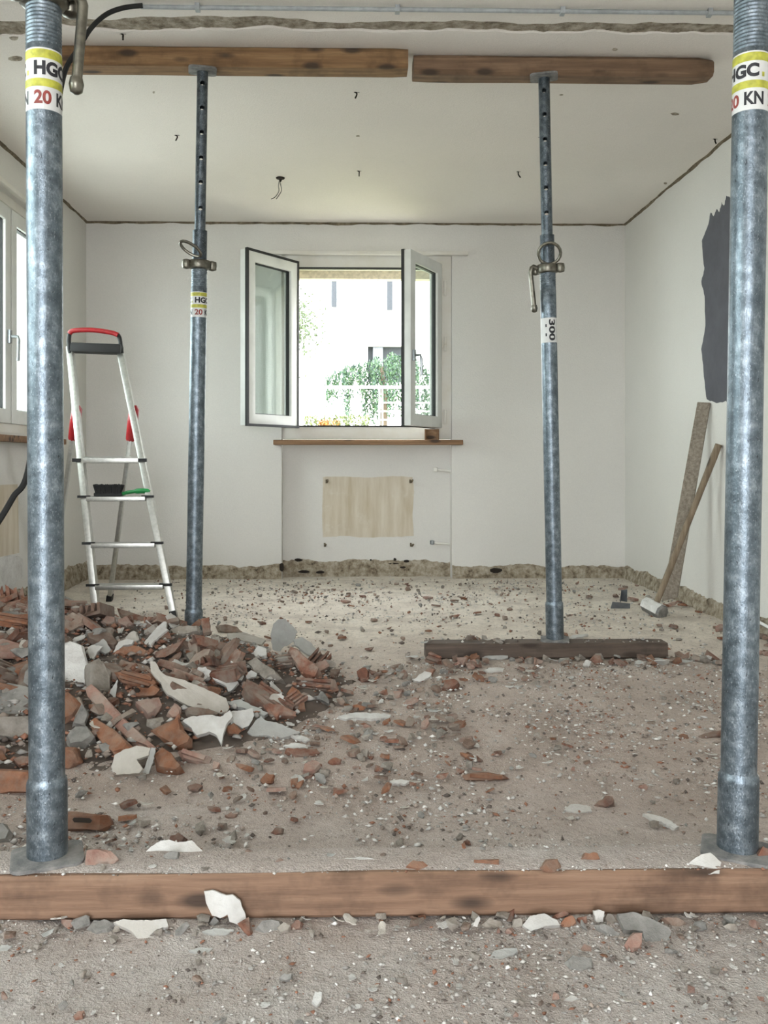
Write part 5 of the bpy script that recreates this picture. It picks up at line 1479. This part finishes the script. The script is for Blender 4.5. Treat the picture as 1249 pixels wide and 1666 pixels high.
place_many(60, (0.25, 1.5, 3.45, 3.575), ['lump', 'lump_brick', 'shard', 'flake'], (.3, .75), 'small rubble bit heaped along the front of the far plank', CM, 'rubble bits along the far plank', MO, .016, .3, pk, margin=.03)
mid = lambda x, y: 0.25 + 0.75 * max(0, vnoise(x * 1.6, y * 1.6, 91)) if mound(x, y) < 0.004 else 0
place_many(45, (-0.9, 1.9, 1.7, 3.5), ['shard', 'lump_brick'], (.12, .34), 'small red brick chip loose on the brown floor', CB, 'brick chips on the middle floor', 'brick_chip', .012, .18, mid)
place_many(50, (-0.9, 1.9, 1.7, 3.5), ['flake'], (.14, .36), 'small white plaster chip loose on the brown floor', CP, 'plaster chips on the middle floor', PL, .004, .10, mid)
place_many(40, (-0.9, 1.9, 1.7, 3.5), ['lump'], (.12, .3), 'small mortar crumb loose on the brown floor', CM, 'mortar crumbs on the middle floor', MO, .014, .2, mid)
far = lambda x, y: 0.3 + 0.7 * max(0, vnoise(x * 1.2, y * 1.9, 95)) if mound(x, y) < 0.004 else 0
place_many(95, (-1.0, 1.85, 3.75, 5.85), ['shard', 'lump_brick'], (.22, .55), 'dark brick chip lying loose on the pale floor at the far end', CB, 'brick chips on the pale far floor', 'brick_chip', .012, .12, far)
place_many(50, (-1.0, 1.85, 3.75, 5.9), ['lump', 'lump', 'flake'], (.2, .45), 'mortar crumb lying loose on the pale floor at the far end', CM, 'mortar crumbs on the pale far floor', MO, .012, .12, far)
place_many(30, (1.5, 1.88, 3.3, 5.2), ['shard', 'lump_brick'], (.3, .65), 'brick bit along the foot of the right wall', CB, 'brick bits along the right wall', 'brick_chip', .012, .2, lambda x, y: max(0, (x - 1.4) / .5))
ft = lambda x, y: 1
place_many(60, (-.62, .72, 1.50, 1.552), ['lump', 'lump_brick', 'flake', 'lump'], (.10, .40), 'little crumb caught along the front foot of the timber', CM, 'crumbs along the front timber', MO, .02, .3, ft)
place_many(30, (-.6, .72, TB0 + .015, TB1 - .01), ['lump', 'flake', 'lump_brick'], (.1, .22), 'little crumb lying on top of the front timber', CM, 'crumbs on top of the front timber', MO, .012, .15, ft)
place_many(34, (-.6, .7, 1.22, 1.5), ['flake'], (.1, .22), 'little white plaster chip on the grey floor in front of the timber', CP, 'plaster chips on the near floor', PL, .004, .1, ft)
place_many(30, (-.6, .7, 1.22, 1.5), ['lump', 'lump_brick'], (.1, .25), 'little mortar crumb on the grey floor in front of the timber', CM, 'mortar crumbs on the near floor', MO, .014, .2, ft)
place_many(24, (-.62, -.2, 1.68, 2.1), ['lump', 'flake', 'shard'], (.2, .5), 'crumb lying behind the timber near the near left prop plate', CM, 'crumbs by the near left prop plate', MO, .014, .2, ft)


# grit: what nobody could count
def grit(name, label, n, box_, sz, dens, pal, clear=True):
    R_ = np.random.default_rng(n + int(box_[2] * 100)); V = []; Fc = []; Cc = []
    oct_ = np.array([(1, 0, 0), (-1, 0, 0), (0, 1, 0), (0, -1, 0), (0, 0, 1), (0, 0, -1)], float)
    of = np.array([(0, 2, 4), (2, 1, 4), (1, 3, 4), (3, 0, 4), (2, 0, 5), (1, 2, 5), (3, 1, 5), (0, 3, 5)])
    c = 0; base_i = 0
    while c < n:
        x, y = R_.uniform(box_[0], box_[1]), R_.uniform(box_[2], box_[3])
        if R_.random() > dens(x, y): continue
        s = sz[0] + (sz[1] - sz[0]) * R_.random() ** 2.6
        a = R_.uniform(0, 6.28); ca, sa = math.cos(a), math.sin(a)
        p = oct_ * np.array([s * R_.uniform(.6, 1.5), s * R_.uniform(.5, 1), s * R_.uniform(.25, .8)]) * R_.uniform(.7, 1.3, (6, 1))
        q = np.stack([p[:, 0] * ca - p[:, 1] * sa, p[:, 0] * sa + p[:, 1] * ca, p[:, 2] + 0.1 * p[:, 0]], 1) + np.array([x, y, ground(x, y) + s * 0.2])
        V.append(q); Fc.append(of + base_i); base_i += 6
        col = pal[min(len(pal) - 1, int(R_.random() * len(pal)))]; k = R_.uniform(.75, 1.2)
        Cc.append(np.tile(np.array([*(min(1, t * k) for t in col), 1.0]), (6, 1)))
        c += 1
    V = np.concatenate(V); Fc = np.concatenate(Fc); Cc = np.concatenate(Cc).astype(np.float32)
    me = bpy.data.meshes.new(name); me.vertices.add(len(V)); me.vertices.foreach_set('co', V.ravel())
    me.loops.add(Fc.size); me.loops.foreach_set('vertex_index', Fc.ravel().astype(np.int32))
    me.polygons.add(len(Fc)); me.polygons.foreach_set('loop_start', np.arange(0, Fc.size, 3, dtype=np.int32))
    me.update(calc_edges=True)
    at = me.color_attributes.new('col', 'FLOAT_COLOR', 'POINT'); at.data.foreach_set('color', Cc.ravel())
    me.materials.append(M['grit'])
    o = bpy.data.objects.new(name, me); COL.objects.link(o)
    tag(o, label, 'grit', kind='stuff'); return o


GREY, PALE, WHITE, DKB, RED, BRN = (0.36, 0.34, 0.315), (0.52, 0.495, 0.46), (0.72, 0.70, 0.67), (0.13, 0.105, 0.09), (0.26, 0.125, 0.08), (0.32, 0.26, 0.22)
cl = lambda x, y: 0.18 + 0.82 * max(0, min(1, 0.35 + 1.3 * vnoise(x * 3.2, y * 3.2, 101)))
grit('floor_grit', 'fine grey and white grit on the near floor', 7000, (-.75, .85, 1.15, 1.56), (.0007, .0052), cl, [GREY, GREY, PALE, PALE, DKB, DKB, BRN, WHITE, GREY, RED])
grit('floor_grit', 'brown and white grit on the middle floor', 17000, (-1.3, 1.9, 1.67, 3.5), (.001, .0085), lambda x, y: cl(x, y) if mound(x, y) < .01 else .0, [BRN, BRN, GREY, PALE, PALE, WHITE, DKB, RED, BRN])
grit('floor_grit', 'dark grit on the pale far floor', 5000, (-1.3, 1.9, 3.5, 6.0), (.002, .011), lambda x, y: cl(x, y) if mound(x, y) < .01 else .0, [BRN, DKB, PALE, GREY, PALE, RED])
heap_mass = bpy.data.objects['rubble']
grit('rubble_crumbs', 'crumbs filling the gaps of the rubble heap', 9000, (-1.72, .15, 2.0, 4.6), (.003, .018), heap, [BRN, BRN, RED, GREY, DKB, RED, PALE, (0.26, 0.13, 0.085)]); crumbs = bpy.data.objects['rubble_crumbs']; crumbs.parent = heap_mass; del crumbs['label'], crumbs['category']
grit('timber_dust', 'grit lying on top of the front timber', 1500, (-.75, .85, TB0 + .004, TB1), (.0008, .005), cl, [GREY, PALE, PALE, BRN, WHITE])

nx_ = 200; vs = []; fs = []
for i in range(nx_ + 1):
    x = -1.24 + 2.58 * i / nx_
    for k in range(6):
        y = TB0 + 0.007 + (TB1 - TB0 - 0.012) * k / 5 - (0.007 * max(0, vnoise(x * 7, 1, 121)) if k == 0 else 0) + (0.012 * max(0, vnoise(x * 3, 5, 122)) if k == 0 else 0)
        vs.append((x, y, TBH - 0.0005 + (0.0035 + 0.003 * fbm(x * 12, y * 30, 123, 3) if 0 < k < 5 else 0)))
for i in range(nx_):
    for k in range(5): fs.append((i * 6 + k, i * 6 + k + 1, i * 6 + 7 + k, i * 6 + 6 + k))
tag(MB().add(vs, fs).build('timber_dust', M['floor'], None, True, ang=60), 'layer of pale dust covering the top of the front timber', 'dust', kind='stuff')

# ================================================================== OUTDOORS
def leaves_mb(pts, size, pal, rnd):
    m = MB()
    for p in pts:
        s = size * rnd.uniform(.6, 1.3); q = Euler((rnd.uniform(0, 6), rnd.uniform(0, 6), rnd.uniform(0, 6))).to_matrix()
        c = rnd.choice(pal); k = rnd.uniform(.7, 1.2)
        m.add([Vector(p) + q @ Vector(v) for v in ((-s, 0, 0), (0, -s * .45, .1 * s), (s, 0, 0), (0, s * .45, .1 * s))], [(0, 1, 2), (0, 2, 3)], tuple(t * k for t in c))
    return m


terr = []
for y, z in ((YB + 0.31, 0.2), (7.2, 0.45), (8.6, 1.02), (10, 1.06), (40, 1.1)): terr += [(-2.0, y, z), (30, y, z)]
struct(MB().add(terr, [(2 * i, 2 * i + 1, 2 * i + 3, 2 * i + 2) for i in range(4)]).build('ground_garden', M['soil']))
struct(MB().box((-45, -45, -0.6), (45, YB + 0.4, -0.5)).build('ground_outside', M['paving']))

YH = 16.0
hs_ = empty('neighbour_house', (0, YH, 1.0)); tag(hs_, 'white rendered house across the garden, seen through the open window', 'house')
bl = hs_.location
hw_ = [atY(598, 562, YH), atY(672, 622, YH)]
b = MB()
x0, x1, z0, z1 = hw_[0].x, hw_[1].x, hw_[1].z, hw_[0].z
for a_, c_ in (((-3.2, 0, -1.6), (x0, 0.4, 8)), ((x1, 0, 0), (9, 0.4, 8)), ((x0, 0, 0), (x1, 0.4, z0 - 1)), ((x0, 0, z1 - 1), (x1, 0.4, 8))): b.box(a_, c_)
b.build('wall', M['facade'], hs_)
wf = MB().box((x0, .2, z0 - 1), (x1, .3, z1 - 1)).build('window', M['facade_dark'], hs_)
MB().box((x0 + (x1 - x0) * .12, .12, z0 - 1), (x0 + (x1 - x0) * .34, .2, z1 - 1)).build('curtain', M['sheet'], wf)
for xa, xb, ya, yb in ((539, 548, 425, 500), (629, 638, 425, 505)):
    p, q = atY(xa, yb, YH), atY(xb, ya, YH)
    MB().box((p.x, -.06, p.z - 1), (q.x, .0, q.z - 1)).build('shutter', M['facade_dark'], hs_)
p, q = atY(535, 534, YH), atY(660, 531, YH)
ea = MB().box((p.x, -.12, p.z - 1), (q.x, 0, q.z - 1)).build('eave', M['rail_white'], hs_)
for k in range(6):
    x = p.x + (q.x - p.x) * (k + .5) / 6; MB().box((x - .03, -.10, q.z - 1), (x + .03, 0, q.z - .95)).build('bracket', M['rail_white'], ea)

TR = random.Random(8)
GRN = [(0.022, 0.06, 0.028), (0.035, 0.085, 0.032), (0.014, 0.042, 0.026), (0.06, 0.115, 0.05)]
YT = 11.0
wt = empty('weeping_tree', (atY(622, 690, YT).x, YT, 1.06)); tag(wt, 'weeping green tree in the garden outside the open window', 'tree')
MB().tube([(0, 0, 0), (.03, 0, .5), (-.02, .05, .9)], [.05, .045, .03], 8).build('trunk', M['bark'], wt, True)
pts = []
prof_ = [(530, 612), (545, 600), (570, 592), (600, 585), (625, 577), (645, 572), (662, 576), (690, 590), (700, 610)]
for k in range(150):
    u = TR.uniform(530, 700); top = float(np.interp(u, [p[0] for p in prof_], [p[1] for p in prof_])) + TR.uniform(0, 10)
    ln = TR.choice([25, 35, 50]) if u < 588 and not 562 < u < 572 else TR.uniform(60, 110)
    if 574 < u < 580: ln = 25
    Yt = YT + TR.uniform(-.35, .35); y = top
    while y < min(top + ln, 692):
        pts.append(atY(u + TR.gauss(0, 2.0), y, Yt) - wt.location); y += 1.6
f_ = leaves_mb(pts, .022, GRN, TR).build('foliage', M['leaf'], wt); f_['kind'] = 'stuff'
YS = 13.0
sh = empty('garden_tree', (atY(470, 690, YS).x, YS, 1.06)); tag(sh, 'pale loose green tree at the left of the window view', 'tree')
MB().tube([(0, 0, 0), (.05, 0, .8), (.0, 0, 1.9)], [.06, .05, .02], 8).build('trunk', M['bark'], sh, True)
pts = [atY(TR.gauss(485, 18), TR.gauss(530, 27), YS + TR.gauss(0, .2)) - sh.location for _ in range(1300)]
f_ = leaves_mb(pts, .03, [(0.06, 0.085, 0.035), (0.085, 0.11, 0.05), (0.045, 0.068, 0.028)], TR).build('foliage', M['leaf'], sh); f_['kind'] = 'stuff'
YW = 9.3
fb = empty('flower_bush', (atY(530, 700, YW).x, YW, 1.04)); tag(fb, 'low flowering bush with orange blooms at the foot of the window view', 'bush')
pts = [atY(TR.uniform(495, 600), TR.uniform(676, 705), YW + TR.gauss(0, .1)) - fb.location for _ in range(900)]
f_ = leaves_mb(pts, .02, [(0.09, 0.12, 0.035), (0.12, 0.14, 0.045)], TR).build('foliage', M['leaf'], fb); f_['kind'] = 'stuff'
pts = [atY(TR.uniform(518, 552), TR.uniform(683, 694), YW - .1 + TR.gauss(0, .05)) - fb.location for _ in range(160)]
f_ = leaves_mb(pts, .018, [(0.26, 0.085, 0.014), (0.28, 0.13, 0.025)], TR).build('blooms', M['leaf'], fb); f_['kind'] = 'stuff'
YG = 8.8
gr_ = empty('garden_railing', (0, YG, 1.02)); tag(gr_, 'white garden railing crossing the view through the open window', 'railing')
zr = lambda py: atY(560, py, YG).z - 1.02
xg = lambda px: atY(px, 640, YG).x
MB().bar((xg(440), 0, zr(630)), (xg(720), 0, zr(630)), .02, .03, (0, 1, 0)).build('rail', M['rail_white'], gr_)
for py in (655, 669, 683): MB().bar((xg(617), 0, zr(py)), (xg(720), 0, zr(py)), .014, .012, (0, 1, 0)).build('rail', M['rail_white'], gr_)
for px in (440, 617, 622, 720): MB().bar((xg(px), 0, 0), (xg(px), 0, zr(630)), .012, .012).build('post', M['rail_white'], gr_)
